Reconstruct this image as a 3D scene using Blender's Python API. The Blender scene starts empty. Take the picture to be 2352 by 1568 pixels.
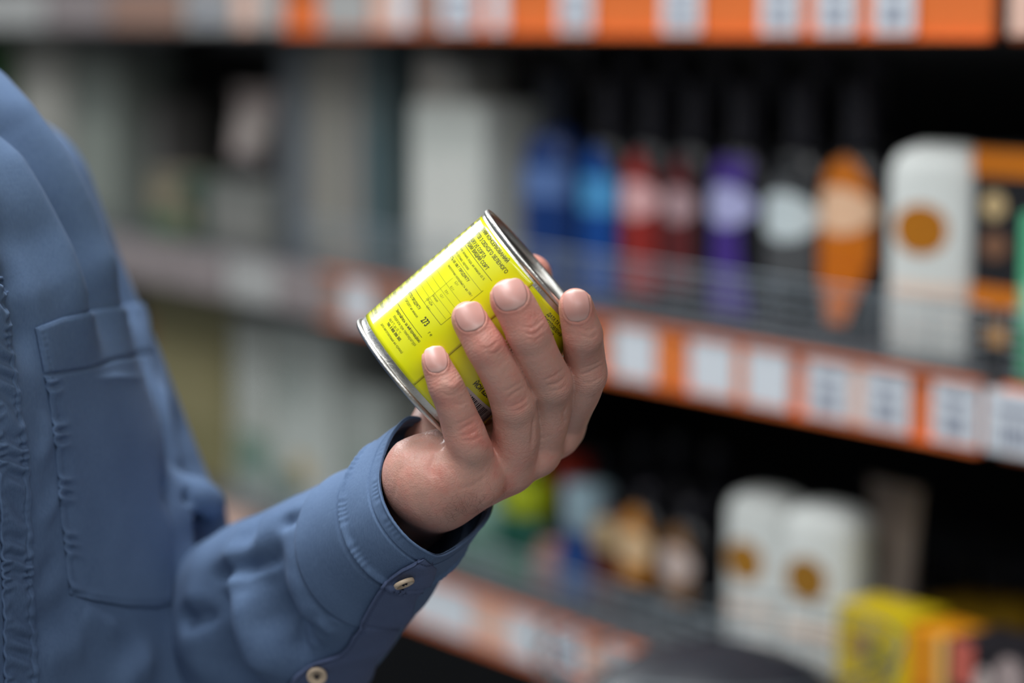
import bpy, bmesh, math, random
import numpy as np
from mathutils import Vector, Matrix
from mathutils.bvhtree import BVHTree
from mathutils.kdtree import KDTree

random.seed(7); RNG = np.random.default_rng(11)
S = bpy.context.scene
COL = S.collection

# ------------------------------------------------------------------ camera
FPX, W2, H2 = 85.0 / 36.0 * 2352, 1176.0, 784.0
TILT = math.atan(744.0 / FPX)
CAMZ = 1.55
cam_d = bpy.data.cameras.new('camera'); cam = bpy.data.objects.new('camera', cam_d); COL.objects.link(cam)
cam.location = (0, 0, CAMZ); cam.rotation_euler = (math.pi / 2 - TILT, 0, 0)
cam_d.lens = 85; cam_d.sensor_width = 36; cam_d.clip_start = 0.05
cam_d.dof.use_dof = True; cam_d.dof.focus_distance = 1.03; cam_d.dof.aperture_fstop = 2.95
cam_d.dof.aperture_blades = 9
S.camera = cam
# ------------------------------------------------------------------ world, light, exposure
w = bpy.data.worlds.new('world'); S.world = w; w.use_nodes = True
w.node_tree.nodes['Background'].inputs[0].default_value = (0.80, 0.90, 1.0, 1)
w.node_tree.nodes['Background'].inputs[1].default_value = 0.16
def area(name, loc, target, sx, sy, power, col=(1, 0.97, 0.93)):
    l = bpy.data.lights.new(name, 'AREA'); l.shape = 'RECTANGLE'; l.size = sx; l.size_y = sy
    l.energy = power; l.color = col
    o = bpy.data.objects.new(name, l); COL.objects.link(o); o.location = loc
    o.rotation_euler = (Vector(target) - Vector(loc)).to_track_quat('-Z', 'Y').to_euler(); return o
# fluorescent ceiling rows over the aisle, plus added fill rows (shelf runs along (-.569,.822))
def lamp_or_fill_row(x, y, sx, sy, power, col, rz=0.):
    o = area('ceiling_lamp_or_fill_row', (x, y, 3.12), (x, y, 0), sx, sy, power, col); o.rotation_euler = (0, 0, rz); return o
lamp_or_fill_row(-1.86, 4.25, .34, 3.3, 84, (0.92, 0.97, 1.0))
lamp_or_fill_row(-1.2, 0.1, .36, 2.6, 22, (0.98, 0.98, 0.97))
lamp_or_fill_row(-0.50, 1.40, .7, 1.6, 46, (0.96, 0.98, 1.0))  # row added overhead to brighten the shoulder and the fingers
lamp_or_fill_row(0.75, -1.0, 2.4, .5, 31, (0.95, 0.98, 1.0))  # row added as front fill for the shirt and the hand
lamp_or_fill_row(0.2, -3.4, 2.4, .5, 34, (1.0, 0.97, 0.94))
S.view_settings.view_transform = 'Standard'; S.view_settings.look = 'None'
S.view_settings.exposure = 0.22; S.view_settings.gamma = 1.0; S.view_settings.use_curve_mapping = False

# ------------------------------------------------------------------ coordinates
CT, ST = math.cos(TILT), math.sin(TILT)
def cam2world(c):
    """camera-space metres (right, up, toward viewer) -> world"""
    c = np.asarray(c, float)
    x, y, z = c[..., 0], c[..., 1], c[..., 2]
    return np.stack([x, -z * CT + y * ST, CAMZ + y * CT + z * ST], -1)
def world2px(p):
    p = np.asarray(p, float); x, y, z = p[..., 0], p[..., 1], p[..., 2] - CAMZ
    d = y * CT - z * ST; u = y * ST + z * CT
    return W2 + x / d * FPX, H2 - u / d * FPX, d
F0 = 1.05
def C(px, py, dz=0.0):
    """pixel and millimetres toward the viewer from the can's plane -> camera-space mm"""
    d = F0 * 1000 - dz
    return np.array([(px - W2) / FPX * d, (H2 - py) / FPX * d, -d])
def P(px, py, dep):
    return cam2world(np.array([(px - W2) / FPX * dep, (H2 - py) / FPX * dep, -dep]))

# ------------------------------------------------------------------ materials
def s2l(c):
    return tuple(((v / 255) / 12.92 if v / 255 <= .04045 else ((v / 255 + .055) / 1.055) ** 2.4) for v in c)
MATS = {}
def mat(name, rgb, rough=.5, metal=0., noise=0., nscale=40., bump=0., bscale=400., coat=0., spec=.5, alpha=None):
    if name in MATS: return MATS[name]
    m = bpy.data.materials.new(name); m.use_nodes = True; MATS[name] = m
    nt = m.node_tree; N = nt.nodes; b = N['Principled BSDF']; L = nt.links.new
    col = s2l(rgb) + (1,)
    b.inputs['Base Color'].default_value = col; b.inputs['Roughness'].default_value = rough
    b.inputs['Metallic'].default_value = metal; b.inputs['Coat Weight'].default_value = coat
    b.inputs['Specular IOR Level'].default_value = spec
    tc = N.new('ShaderNodeTexCoord')
    nz = N.new('ShaderNodeTexNoise'); nz.inputs['Scale'].default_value = nscale; nz.inputs['Detail'].default_value = 4
    L(tc.outputs['Object'], nz.inputs['Vector'])
    mx = N.new('ShaderNodeMix'); mx.data_type = 'RGBA'; mx.blend_type = 'MULTIPLY'
    mx.inputs['Factor'].default_value = noise if noise else .12
    mx.inputs['A'].default_value = col
    rp = N.new('ShaderNodeValToRGB'); rp.color_ramp.elements[0].position = .3; rp.color_ramp.elements[1].position = .7
    rp.color_ramp.elements[0].color = (.55, .55, .55, 1)
    L(nz.outputs['Fac'], rp.inputs['Fac']); L(rp.outputs['Color'], mx.inputs['B']); L(mx.outputs['Result'], b.inputs['Base Color'])
    if bump:
        n2 = N.new('ShaderNodeTexNoise'); n2.inputs['Scale'].default_value = bscale; n2.inputs['Detail'].default_value = 3
        L(tc.outputs['Object'], n2.inputs['Vector'])
        bp = N.new('ShaderNodeBump'); bp.inputs['Strength'].default_value = bump; bp.inputs['Distance'].default_value = .0005
        L(n2.outputs['Fac'], bp.inputs['Height']); L(bp.outputs['Normal'], b.inputs['Normal'])
    return m
def pm(rgb, rough=.45):
    """plastic or print of one colour"""
    return mat('print_%02x%02x%02x_%d' % (*rgb, int(rough * 100)), rgb, rough)

def skin_material():
    m = bpy.data.materials.new('skin'); m.use_nodes = True
    nt = m.node_tree; N = nt.nodes; L = nt.links.new; b = N['Principled BSDF']
    at = N.new('ShaderNodeAttribute'); at.attribute_name = 'tone'
    rp = N.new('ShaderNodeValToRGB'); cr = rp.color_ramp
    cr.elements[0].position = 0; cr.elements[0].color = s2l((196, 156, 140)) + (1,)
    cr.elements[1].position = 1; cr.elements[1].color = s2l((220, 128, 114)) + (1,)
    e = cr.elements.new(.4); e.color = s2l((213, 160, 144)) + (1,)
    tc = N.new('ShaderNodeTexCoord')
    nz = N.new('ShaderNodeTexNoise'); nz.inputs['Scale'].default_value = 120; nz.inputs['Detail'].default_value = 5
    L(tc.outputs['Object'], nz.inputs['Vector'])
    ma = N.new('ShaderNodeMath'); ma.operation = 'MULTIPLY_ADD'; ma.inputs[1].default_value = .9; ma.inputs[2].default_value = -.45
    L(nz.outputs['Fac'], ma.inputs[0])
    ad = N.new('ShaderNodeMath'); ad.operation = 'ADD'; ad.use_clamp = True
    L(at.outputs['Fac'], ad.inputs[0]); L(ma.outputs[0], ad.inputs[1]); L(ad.outputs[0], rp.inputs['Fac'])
    L(rp.outputs['Color'], b.inputs['Base Color'])
    b.inputs['Subsurface Weight'].default_value = .22; b.inputs['Subsurface Radius'].default_value = (1, .35, .18)
    b.inputs['Subsurface Scale'].default_value = .0035
    b.inputs['Roughness'].default_value = .42; b.inputs['Specular IOR Level'].default_value = .5
    # fine pores and cross-hatched skin lines
    vo = N.new('ShaderNodeTexVoronoi'); vo.inputs['Scale'].default_value = 1300; L(tc.outputs['Object'], vo.inputs['Vector'])
    n2 = N.new('ShaderNodeTexNoise'); n2.inputs['Scale'].default_value = 500; n2.inputs['Detail'].default_value = 4
    L(tc.outputs['Object'], n2.inputs['Vector'])
    # wrinkle waves along each finger
    aw = N.new('ShaderNodeAttribute'); aw.attribute_name = 'wave'
    a3 = N.new('ShaderNodeMath'); a3.operation = 'MULTIPLY_ADD'; a3.inputs[1].default_value = .35
    L(vo.outputs['Distance'], a3.inputs[0]); L(n2.outputs['Fac'], a3.inputs[2])
    a4 = N.new('ShaderNodeMath'); a4.operation = 'MULTIPLY_ADD'; a4.inputs[1].default_value = .38
    L(aw.outputs['Fac'], a4.inputs[0]); L(a3.outputs[0], a4.inputs[2])
    bp = N.new('ShaderNodeBump'); bp.inputs['Strength'].default_value = .62; bp.inputs['Distance'].default_value = .0004
    L(a4.outputs[0], bp.inputs['Height']); L(bp.outputs['Normal'], b.inputs['Normal'])
    return m
def nail_material():
    m = bpy.data.materials.new('nail'); m.use_nodes = True
    nt = m.node_tree; N = nt.nodes; L = nt.links.new; b = N['Principled BSDF']
    at = N.new('ShaderNodeAttribute'); at.attribute_name = 'tone'
    rp = N.new('ShaderNodeValToRGB'); cr = rp.color_ramp
    cr.elements[0].position = 0; cr.elements[0].color = s2l((214, 176, 166)) + (1,)
    cr.elements[1].position = 1; cr.elements[1].color = s2l((232, 212, 198)) + (1,)
    e = cr.elements.new(.25); e.color = s2l((202, 150, 140)) + (1,)
    e = cr.elements.new(.88); e.color = s2l((208, 154, 144)) + (1,)
    L(at.outputs['Fac'], rp.inputs['Fac']); L(rp.outputs['Color'], b.inputs['Base Color'])
    b.inputs['Roughness'].default_value = .40; b.inputs['Coat Weight'].default_value = .12; b.inputs['Coat Roughness'].default_value = .25
    b.inputs['Subsurface Weight'].default_value = .15; b.inputs['Subsurface Radius'].default_value = (1, .4, .25); b.inputs['Subsurface Scale'].default_value = .002
    return m
def cloth_material(name, rgb, rgb2):
    m = bpy.data.materials.new(name); m.use_nodes = True
    nt = m.node_tree; N = nt.nodes; L = nt.links.new; b = N['Principled BSDF']
    tc = N.new('ShaderNodeTexCoord')
    # woven chambray: two crossed fine waves modulated by noise
    n1 = N.new('ShaderNodeTexNoise'); n1.inputs['Scale'].default_value = 1500; n1.inputs['Detail'].default_value = 2
    mp = N.new('ShaderNodeMapping'); mp.inputs['Scale'].default_value = (1, 1, .25); L(tc.outputs['Object'], mp.inputs['Vector']); L(mp.outputs['Vector'], n1.inputs['Vector'])
    n2 = N.new('ShaderNodeTexNoise'); n2.inputs['Scale'].default_value = 22; n2.inputs['Detail'].default_value = 4; L(tc.outputs['Object'], n2.inputs['Vector'])
    rp = N.new('ShaderNodeValToRGB'); rp.color_ramp.elements[0].position = .25; rp.color_ramp.elements[1].position = .75
    rp.color_ramp.elements[0].color = s2l(rgb) + (1,); rp.color_ramp.elements[1].color = s2l(rgb2) + (1,)
    ad = N.new('ShaderNodeMath'); ad.operation = 'ADD'; ad.inputs[1].default_value = 0
    mu = N.new('ShaderNodeMath'); mu.operation = 'MULTIPLY_ADD'; mu.inputs[1].default_value = .5; L(n2.outputs['Fac'], mu.inputs[0])
    h = N.new('ShaderNodeMath'); h.operation = 'MULTIPLY'; h.inputs[1].default_value = .5; L(n1.outputs['Fac'], h.inputs[0]); L(h.outputs[0], mu.inputs[2])
    L(mu.outputs[0], rp.inputs['Fac']); L(rp.outputs['Color'], b.inputs['Base Color'])
    b.inputs['Roughness'].default_value = .85; b.inputs['Specular IOR Level'].default_value = .2
    b.inputs['Sheen Weight'].default_value = .06; b.inputs['Sheen Roughness'].default_value = .5
    b.inputs['Sheen Tint'].default_value = (.6, .75, 1, 1)
    bp = N.new('ShaderNodeBump'); bp.inputs['Strength'].default_value = .35; bp.inputs['Distance'].default_value = .0003
    L(n1.outputs['Fac'], bp.inputs['Height']); L(bp.outputs['Normal'], b.inputs['Normal'])
    return m
SKIN, NAIL = skin_material(), nail_material()
CLOTH = cloth_material('chambray', (80, 101, 134), (105, 129, 162))
CLOTH_SHADED = cloth_material('chambray_shaded', (80, 92, 124), (98, 112, 146))  # same shirt cloth, shade of the down-facing flap put into its colour
UNDER = cloth_material('beige_jersey', (206, 176, 150), (222, 196, 172))
METAL = mat('tin', (214, 212, 206), .36, 1.0, noise=.15, nscale=300, bump=.25, bscale=900)
LIDM = mat('lid_tin', (150, 146, 140), .3, 1.0, noise=.15, nscale=200)

# ------------------------------------------------------------------ object helpers
def set_attrs(o, label=None, cat=None, group=None, kind=None):
    if label: o['label'] = label
    if cat: o['category'] = cat
    if group: o['group'] = group
    if kind: o['kind'] = kind
    return o
def empty(name, loc, label, cat, group=None, rz=0.):
    o = bpy.data.objects.new(name, None); COL.objects.link(o); o.location = loc; o.rotation_euler = (0, 0, rz)
    o.empty_display_size = .02
    return set_attrs(o, label, cat, group)
def mesh_np(name, V, Fc, material, parent=None, smooth=True, attrs=None, label=None, off=None):
    """V in world unless parent is a rotated empty (then local)"""
    V = np.asarray(V, np.float64)
    if off is not None: V = V - np.asarray(off)
    me = bpy.data.meshes.new(name)
    Fc = np.asarray(Fc)
    me.vertices.add(len(V)); me.vertices.foreach_set('co', V.astype(np.float32).ravel())
    k = Fc.shape[1]; n = len(Fc)
    me.loops.add(n * k); me.loops.foreach_set('vertex_index', Fc.astype(np.int32).ravel())
    me.polygons.add(n); me.polygons.foreach_set('loop_start', np.arange(0, n * k, k, dtype=np.int32))
    if smooth: me.polygons.foreach_set('use_smooth', np.ones(n, bool))
    me.update(calc_edges=True); me.validate()
    for an, av in (attrs or {}).items():
        a = me.attributes.new(an, 'FLOAT', 'POINT'); a.data.foreach_set('value', np.asarray(av, np.float32))
    me.materials.append(material)
    o = bpy.data.objects.new(name, me); COL.objects.link(o)
    if parent: o.parent = parent
    if label: o['label'] = label
    return o
def bm_obj(name, bm, material, parent=None, smooth=False, label=None):
    bmesh.ops.recalc_face_normals(bm, faces=bm.faces[:])
    me = bpy.data.meshes.new(name); bm.to_mesh(me); bm.free()
    if smooth: me.polygons.foreach_set('use_smooth', np.ones(len(me.polygons), bool))
    me.materials.append(material)
    o = bpy.data.objects.new(name, me); COL.objects.link(o)
    if parent: o.parent = parent
    if label: o['label'] = label
    return o
def bm_box(bm, c, s, bev=0., seg=2):
    r = bmesh.ops.create_cube(bm, size=1); vs = r['verts']
    bmesh.ops.scale(bm, vec=s, verts=vs); bmesh.ops.translate(bm, vec=c, verts=vs)
    if bev:
        es = list({e for v in vs for e in v.link_edges})
        bmesh.ops.bevel(bm, geom=es, offset=bev, segments=seg, affect='EDGES', profile=.6)
def bm_tube(bm, pts, r, n=6, closed=False):
    pts = [Vector(p) for p in pts]; rings = []; m = len(pts)
    rr = r if hasattr(r, '__len__') else [r] * m
    for i, p in enumerate(pts):
        if closed: t = pts[(i + 1) % m] - pts[i - 1]
        else: t = pts[min(i + 1, m - 1)] - pts[max(i - 1, 0)]
        t.normalize(); up = Vector((0, 0, 1)) if abs(t.z) < .9 else Vector((1, 0, 0))
        a = t.cross(up).normalized(); b = t.cross(a)
        rings.append([bm.verts.new(p + (a * math.cos(2 * math.pi * k / n) + b * math.sin(2 * math.pi * k / n)) * rr[i]) for k in range(n)])
    for i in range(m if closed else m - 1):
        A, B = rings[i], rings[(i + 1) % m]
        for k in range(n): bm.faces.new((A[k], A[(k + 1) % n], B[(k + 1) % n], B[k]))
    if not closed: bm.faces.new(rings[0]); bm.faces.new(rings[-1][::-1])
def grid_faces(nu, nv, wrap=False):
    i = np.arange(nu - (0 if wrap else 1))[:, None]; j = np.arange(nv - 1)[None, :]
    i2 = (i + 1) % nu
    a = i * nv + j; b = i2 * nv + j; c = i2 * nv + j + 1; d = i * nv + j + 1
    return np.stack([a, b, c, d], -1).reshape(-1, 4)

# ------------------------------------------------------------------ signed-distance sculpting
def smin(a, b, k):
    if k <= 0: return np.minimum(a, b)
    h = np.maximum(k - np.abs(a - b), 0) / k
    return np.minimum(a, b) - h * h * k * .25
class Grid:
    def __init__(s, lo, hi, h):
        s.lo = np.array(lo, float); s.h = h
        s.n = np.ceil((np.array(hi, float) - s.lo) / h).astype(int) + 1
        s.ax = [(s.lo[i] + np.arange(s.n[i]) * h).astype(np.float32) for i in range(3)]
    def new(s): return np.full(tuple(s.n), 50., np.float32)
    def sub(s, lo, hi):
        a = np.clip(np.floor((np.array(lo) - s.lo) / s.h).astype(int), 0, s.n)
        b = np.clip(np.ceil((np.array(hi) - s.lo) / s.h).astype(int) + 1, 0, s.n)
        return tuple(slice(a[i], b[i]) for i in range(3))
    def xyz(s, sl): return s.ax[0][sl[0]][:, None, None], s.ax[1][sl[1]][None, :, None], s.ax[2][sl[2]][None, None, :]
    def cone(s, arr, a, b, ra, rb, k=0., pad=9.):
        a = np.array(a, float); b = np.array(b, float); R = max(ra, rb) + pad
        sl = s.sub(np.minimum(a, b) - R, np.maximum(a, b) + R)
        if any(q.start >= q.stop for q in sl): return
        X, Y, Z = s.xyz(sl); ab = b - a; L2 = float(ab @ ab) + 1e-9
        t = np.clip(((X - a[0]) * ab[0] + (Y - a[1]) * ab[1] + (Z - a[2]) * ab[2]) / L2, 0, 1)
        d = np.sqrt((X - a[0] - t * ab[0]) ** 2 + (Y - a[1] - t * ab[1]) ** 2 + (Z - a[2] - t * ab[2]) ** 2) - (ra + (rb - ra) * t)
        arr[sl] = smin(arr[sl], d, k)
    def chain(s, arr, pts, k=1.0, pad=9.):
        for p, q in zip(pts[:-1], pts[1:]): s.cone(arr, p[:3], q[:3], p[3], q[3], k, pad)
def catmull(pts, n, closed=False):
    pts = np.asarray(pts, float); m = len(pts); out = []
    segs = m if closed else m - 1
    for i in range(segs):
        if closed: p0, p1, p2, p3 = pts[i - 1], pts[i], pts[(i + 1) % m], pts[(i + 2) % m]
        else:
            p1, p2 = pts[i], pts[i + 1]; p0 = pts[i - 1] if i else 2 * p1 - p2; p3 = pts[i + 2] if i + 2 < m else 2 * p2 - p1
        for t in np.arange(n) / n:
            out.append(.5 * (2 * p1 + (p2 - p0) * t + (2 * p0 - 5 * p1 + 4 * p2 - p3) * t * t + (3 * p1 - p0 - 3 * p2 + p3) * t ** 3))
    if not closed: out.append(pts[-1])
    return np.array(out)
def surface_nets(g, f):
    neg = f < 0; n = f.shape
    c = np.zeros((n[0] - 1, n[1] - 1, n[2] - 1), np.uint8)
    for i in (0, 1):
        for j in (0, 1):
            for k in (0, 1): c += neg[i:n[0] - 1 + i, j:n[1] - 1 + j, k:n[2] - 1 + k]
    act = (c > 0) & (c < 8); I = np.argwhere(act)
    idx = np.full(act.shape, -1, np.int32); idx[act] = np.arange(len(I))
    acc = np.zeros((len(I), 3)); cnt = np.zeros(len(I))
    off = [(i, j, k) for i in (0, 1) for j in (0, 1) for k in (0, 1)]
    val = {o: f[I[:, 0] + o[0], I[:, 1] + o[1], I[:, 2] + o[2]] for o in off}
    for o in off:
        for ax in range(3):
            if o[ax] == 0:
                o2 = list(o); o2[ax] = 1; o2 = tuple(o2); a, b = val[o], val[o2]
                m = (a < 0) != (b < 0)
                t = np.where(m, a / np.where(m, a - b, 1), 0)
                p = np.tile(np.array(o, float), (len(I), 1)); p[:, ax] += t
                acc[m] += p[m]; cnt[m] += 1
    V = g.lo + (I + acc / cnt[:, None]) * g.h
    Q = []
    for ax in range(3):
        u, v = (ax + 1) % 3, (ax + 2) % 3
        sl0 = [slice(None)] * 3; sl1 = [slice(None)] * 3; sl0[ax] = slice(0, -1); sl1[ax] = slice(1, None)
        A, B = neg[tuple(sl0)], neg[tuple(sl1)]
        E = np.argwhere(A != B); flip = A[E[:, 0], E[:, 1], E[:, 2]]
        ok = (E[:, u] > 0) & (E[:, v] > 0) & (E[:, u] < n[u] - 1) & (E[:, v] < n[v] - 1); E = E[ok]; flip = flip[ok]
        def cell(du, dv):
            D = E.copy(); D[:, u] += du; D[:, v] += dv; return idx[D[:, 0], D[:, 1], D[:, 2]]
        q = np.stack([cell(-1, -1), cell(0, -1), cell(0, 0), cell(-1, 0)], -1)
        q[~flip] = q[~flip][:, ::-1]; Q.append(q)
    Q = np.concatenate(Q); Q = Q[(Q >= 0).all(1)]
    return V, Q
def vnormals(V, Fc):
    n = np.cross(V[Fc[:, 2]] - V[Fc[:, 0]], V[Fc[:, 3 if Fc.shape[1] == 4 else 1]] - V[Fc[:, 1 if Fc.shape[1] == 4 else 0]])
    N = np.zeros_like(V)
    for k in range(Fc.shape[1]): np.add.at(N, Fc[:, k], n)
    return N / (np.linalg.norm(N, axis=1)[:, None] + 1e-12)
def bvh_of(V, Fc): return BVHTree.FromPolygons([tuple(v) for v in V], [tuple(int(i) for i in f) for f in Fc])
def ray_px(bvh, px, py):
    o = Vector((0, 0, CAMZ)); d = (Vector(P(px, py, 1.0)) - o).normalized()
    return bvh.ray_cast(o, d, 4.0)[:2]
def px_line(pts, step=3.):
    pts = np.array(pts, float); out = []
    if len(pts) > 2: pts = catmull(pts, 6)
    for a, b in zip(pts[:-1], pts[1:]):
        m = max(1, int(np.hypot(*(b - a)) / step)); out += [a + (b - a) * t for t in np.arange(m) / m]
    return out + [pts[-1]]
def sculpt(V, N, bvh, strokes, grow=3.0):
    """press or raise a surface along lines: (pixel polyline, height in m, sigma in m, optional side offset)"""
    kd = KDTree(len(V))
    for i, v in enumerate(V): kd.insert(v, i)
    kd.balance(); disp = np.zeros(len(V))
    for st in strokes:
        line, h, sg = st[:3]; best = {}; L = px_line(line); m = len(L)
        for q, (px, py) in enumerate(L):
            hit = ray_px(bvh, px, py)[0]
            if hit is None: continue
            e = min(1., .25 + 4. * min(q, m - 1 - q) / max(m, 1))     # taper the ends
            for co, i, d in kd.find_range(hit, sg * grow):
                a = e * math.exp(-.5 * (d / sg) ** 2)
                if a > best.get(i, 0): best[i] = a
        for i, a in best.items(): disp[i] += h * a
    return V + N * disp[:, None], disp

# ================================================================== STORE SETTING
struct_c = mat('store_floor', (152, 156, 160), .35, noise=.4, nscale=3)
def plane_struct(name, verts, material):
    bm = bmesh.new(); bm_box(bm, verts[0], verts[1]); o = bm_obj(name, bm, material); o['kind'] = 'structure'; return o
plane_struct('floor', ((0, 1.5, -.05), (12, 14, .1)), struct_c)
plane_struct('ceiling', ((0, 1.5, 3.25), (12, 14, .1)), mat('ceiling_board', (170, 172, 175), .9, noise=.2, nscale=2))
plane_struct('wall_back', ((0, -5.55, 1.6), (12, .1, 3.2)), mat('wall_paint', (176, 174, 170), .9))
plane_struct('wall_left', ((-6.05, 1.5, 1.6), (.1, 14, 3.2)), MATS['wall_paint'])
plane_struct('wall_right', ((6.05, 1.5, 1.6), (.1, 14, 3.2)), MATS['wall_paint'])
plane_struct('wall_front', ((0, 8.55, 1.6), (12, .1, 3.2)), MATS['wall_paint'])

# ------------------------------------------------------------------ shelving frame
AZ = math.atan2(3876.0, FPX * CT + 744.0 * ST)
DX, DY = -math.sin(AZ), math.cos(AZ)            # along the shelf, away to the left
IX, IY = math.cos(AZ), math.sin(AZ)             # into the shelf
X0, Y0 = .3225, 1.632                           # right end of the shelf's front edge
RZ = math.atan2(-DY, -DX)                       # local +x = toward the right end, local +y = into the shelf
Z_TOP, Z_MID, Z_LOW = 1.535, 1.255, .986        # bottoms of the three price strips
STRIP_H = .050
def Q(t, e, z): return (X0 + DX * t + IX * e, Y0 + DY * t + IY * e, z)
def T(px, e, z):
    r = (px - W2) / FPX
    a = X0 + IX * e - r * ((Y0 + IY * e) * CT + (CAMZ - z) * ST)
    return a / (r * DY * CT - DX)
def Zpx(py, px, e, zguess=1.35):
    """height of the point seen at row py above shelf position px"""
    z = zguess
    for _ in range(8):
        t = T(px, e, z); y = Y0 + DY * t + IY * e
        k = (H2 - py) / FPX            # up/depth
        # up = y*ST+(z-CAMZ)*CT ; depth = y*CT-(z-CAMZ)*ST
        z = CAMZ + y * (k * CT - ST) / (CT + k * ST)
    return z
TEND = 3.1
shelf_grey = mat('shelf_steel', (70, 70, 74), .5, .3, noise=.1)
back_dark = mat('shelf_back', (26, 26, 30), .8)
orange = mat('orange_strip', (222, 114, 54), .4, noise=.08)
BAYL = ((0.0, 1.0, 'right-hand bay'), (1.01, 2.05, 'middle bay'), (2.06, 3.1, 'far left bay'))
def shelf_board(z, which, pxo):
    T0, T1 = -.004, TEND
    o = empty('shelf', Q((T0 + T1) / 2, 0, z), which, 'shelf', 'shelves of the rack', RZ)
    L = T1 - T0
    bm = bmesh.new(); bm_box(bm, (0, .21, STRIP_H - .012), (L, .42, .024), .002); bm_obj('board', bm, shelf_grey, o)
    ts = T(pxo, -.003, z + .025); tc = (T0 + T1) / 2; Lo = ts - T0; Lg = T1 - ts
    bm = bmesh.new(); bm_box(bm, (tc - (ts + T1) / 2, -.003, STRIP_H / 2), (Lg, .004, STRIP_H), .0012)
    bm_obj('rail_cover', bm, pm((128, 122, 122), .5), o, label='greyish covered stretch of the price rail')
    bm = bmesh.new(); bm_box(bm, (tc - (ts + T0) / 2, -.003, STRIP_H / 2), (Lo, .004, STRIP_H), .0012)
    bm_box(bm, (tc - (ts + T0) / 2, -.006, STRIP_H - .001), (Lo, .008, .002)); bm_box(bm, (tc - (ts + T0) / 2, -.006, .001), (Lo, .008, .002))
    bm_obj('price_rail', bm, orange, o, label='orange price rail along the shelf edge')
    return o
shelf_board(Z_TOP, 'grey shelf with orange price rail, highest one, crossing the top of the photo', 655)
shelf_board(Z_MID, 'grey shelf with orange price rail at mid height, holding coloured bottles behind a wire guard', 745)
shelf_board(Z_LOW, 'grey shelf with price rail, lowest one, below the hand', 640)
# short neighbouring rack to the right of the gap
def side_rack(z, lab):
    o = empty('shelf', Q(-.27, 0, z), lab, 'shelf', 'shelves of the rack', RZ)
    bm = bmesh.new(); bm_box(bm, (0, .21, STRIP_H - .012), (.5, .42, .024), .002); bm_obj('board', bm, shelf_grey, o)
    bm = bmesh.new(); bm_box(bm, (0, -.003, STRIP_H / 2), (.5, .004, STRIP_H), .0012); bm_obj('price_rail', bm, orange, o)
side_rack(Z_TOP, 'short piece of shelf right of the black gap, at the top right corner')
side_rack(Z_MID, 'continuation of the middle shelf at the right edge of the photo')
side_rack(Z_LOW, 'continuation of the lowest shelf in the bottom right corner')
o = empty('shelf_rack_frame', Q(1.4, .46, 0), 'dark back panel and uprights carrying the shelves', 'shelf rack', None, RZ)
bm = bmesh.new(); bm_box(bm, (0, 0, 1.1), (4.0, .02, 2.2)); bm_obj('back_panel', bm, back_dark, o)
for t in (-.01, 1.0, 2.05, 3.1):
    bm = bmesh.new(); bm_box(bm, (1.4 - t, -.02, 1.1), (.03, .03, 2.2), .002); bm_obj('upright', bm, back_dark, o)
bm = bmesh.new(); bm_box(bm, (0, -.23, .08), (4.0, .46, .14), .004); bm_obj('plinth', bm, shelf_grey, o)

# ------------------------------------------------------------------ price tags
TAGC = {'w': (214, 220, 226), 'g': (168, 168, 166), 'p': (226, 186, 168), 'o': (232, 130, 60), 'b': (150, 118, 104), 'd': (140, 130, 130)}
tagwords = {'w': 'white', 'g': 'grey', 'p': 'pale pinkish', 'o': 'bright orange', 'b': 'brownish', 'd': 'mauve grey'}
ORD = ['first', 'second', 'third', 'fourth', 'fifth', 'sixth', 'seventh', 'eighth', 'ninth', 'tenth', 'eleventh', 'twelfth', 'thirteenth', 'fourteenth', 'fifteenth', 'sixteenth', 'seventeenth', 'eighteenth', 'nineteenth', 'twentieth']
def tags(z, items, where, group):
    items = sorted(items, key=lambda q: -q[1])
    for n, (a, b, c, mark) in enumerate(items):
        zz = z + .025
        t0, t1 = T(a, -.008, zz), T(b, -.008, zz); wd = abs(t0 - t1)
        o = empty('price_tag', Q((t0 + t1) / 2, -.0062, z + .003), '%s price tag, %s from the right on %s' % (tagwords[c], ORD[n], where), 'price tag', group, RZ)
        bm = bmesh.new(); bm_box(bm, (0, -.0012, .022), (wd, .0012, .043), .0004)
        bm_obj('card', bm, pm(TAGC[c], .5), o)
        if mark:
            bm = bmesh.new()
            for q in range(5): bm_box(bm, (-wd * .22 + q * wd * .11, -.0021, .014), (wd * .05, .0004, .016))
            bm_box(bm, (0, -.0021, .031), (wd * .6, .0004, .004))
            bm_obj('print', bm, pm((92, 100, 128), .6), o)
tags(Z_TOP, [(1283, 1358, 'w', 1), (1520, 1606, 'w', 1), (1747, 1835, 'w', 1), (1873, 1965, 'w', 1), (2006, 2100, 'w', 1), (2318, 2400, 'p', 0),
             (1124, 1160, 'w', 0), (1010, 1090, 'w', 1), (905, 945, 'w', 0), (955, 1000, 'b', 0), (735, 850, 'g', 0), (860, 900, 'p', 0), (590, 650, 'g', 0), (425, 530, 'g', 1), (540, 585, 'p', 0),
             (250, 415, 'b', 0), (110, 245, 'd', 0), (-60, 100, 'g', 0)], 'the top shelf rail', 'price tags on the top rail')
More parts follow.
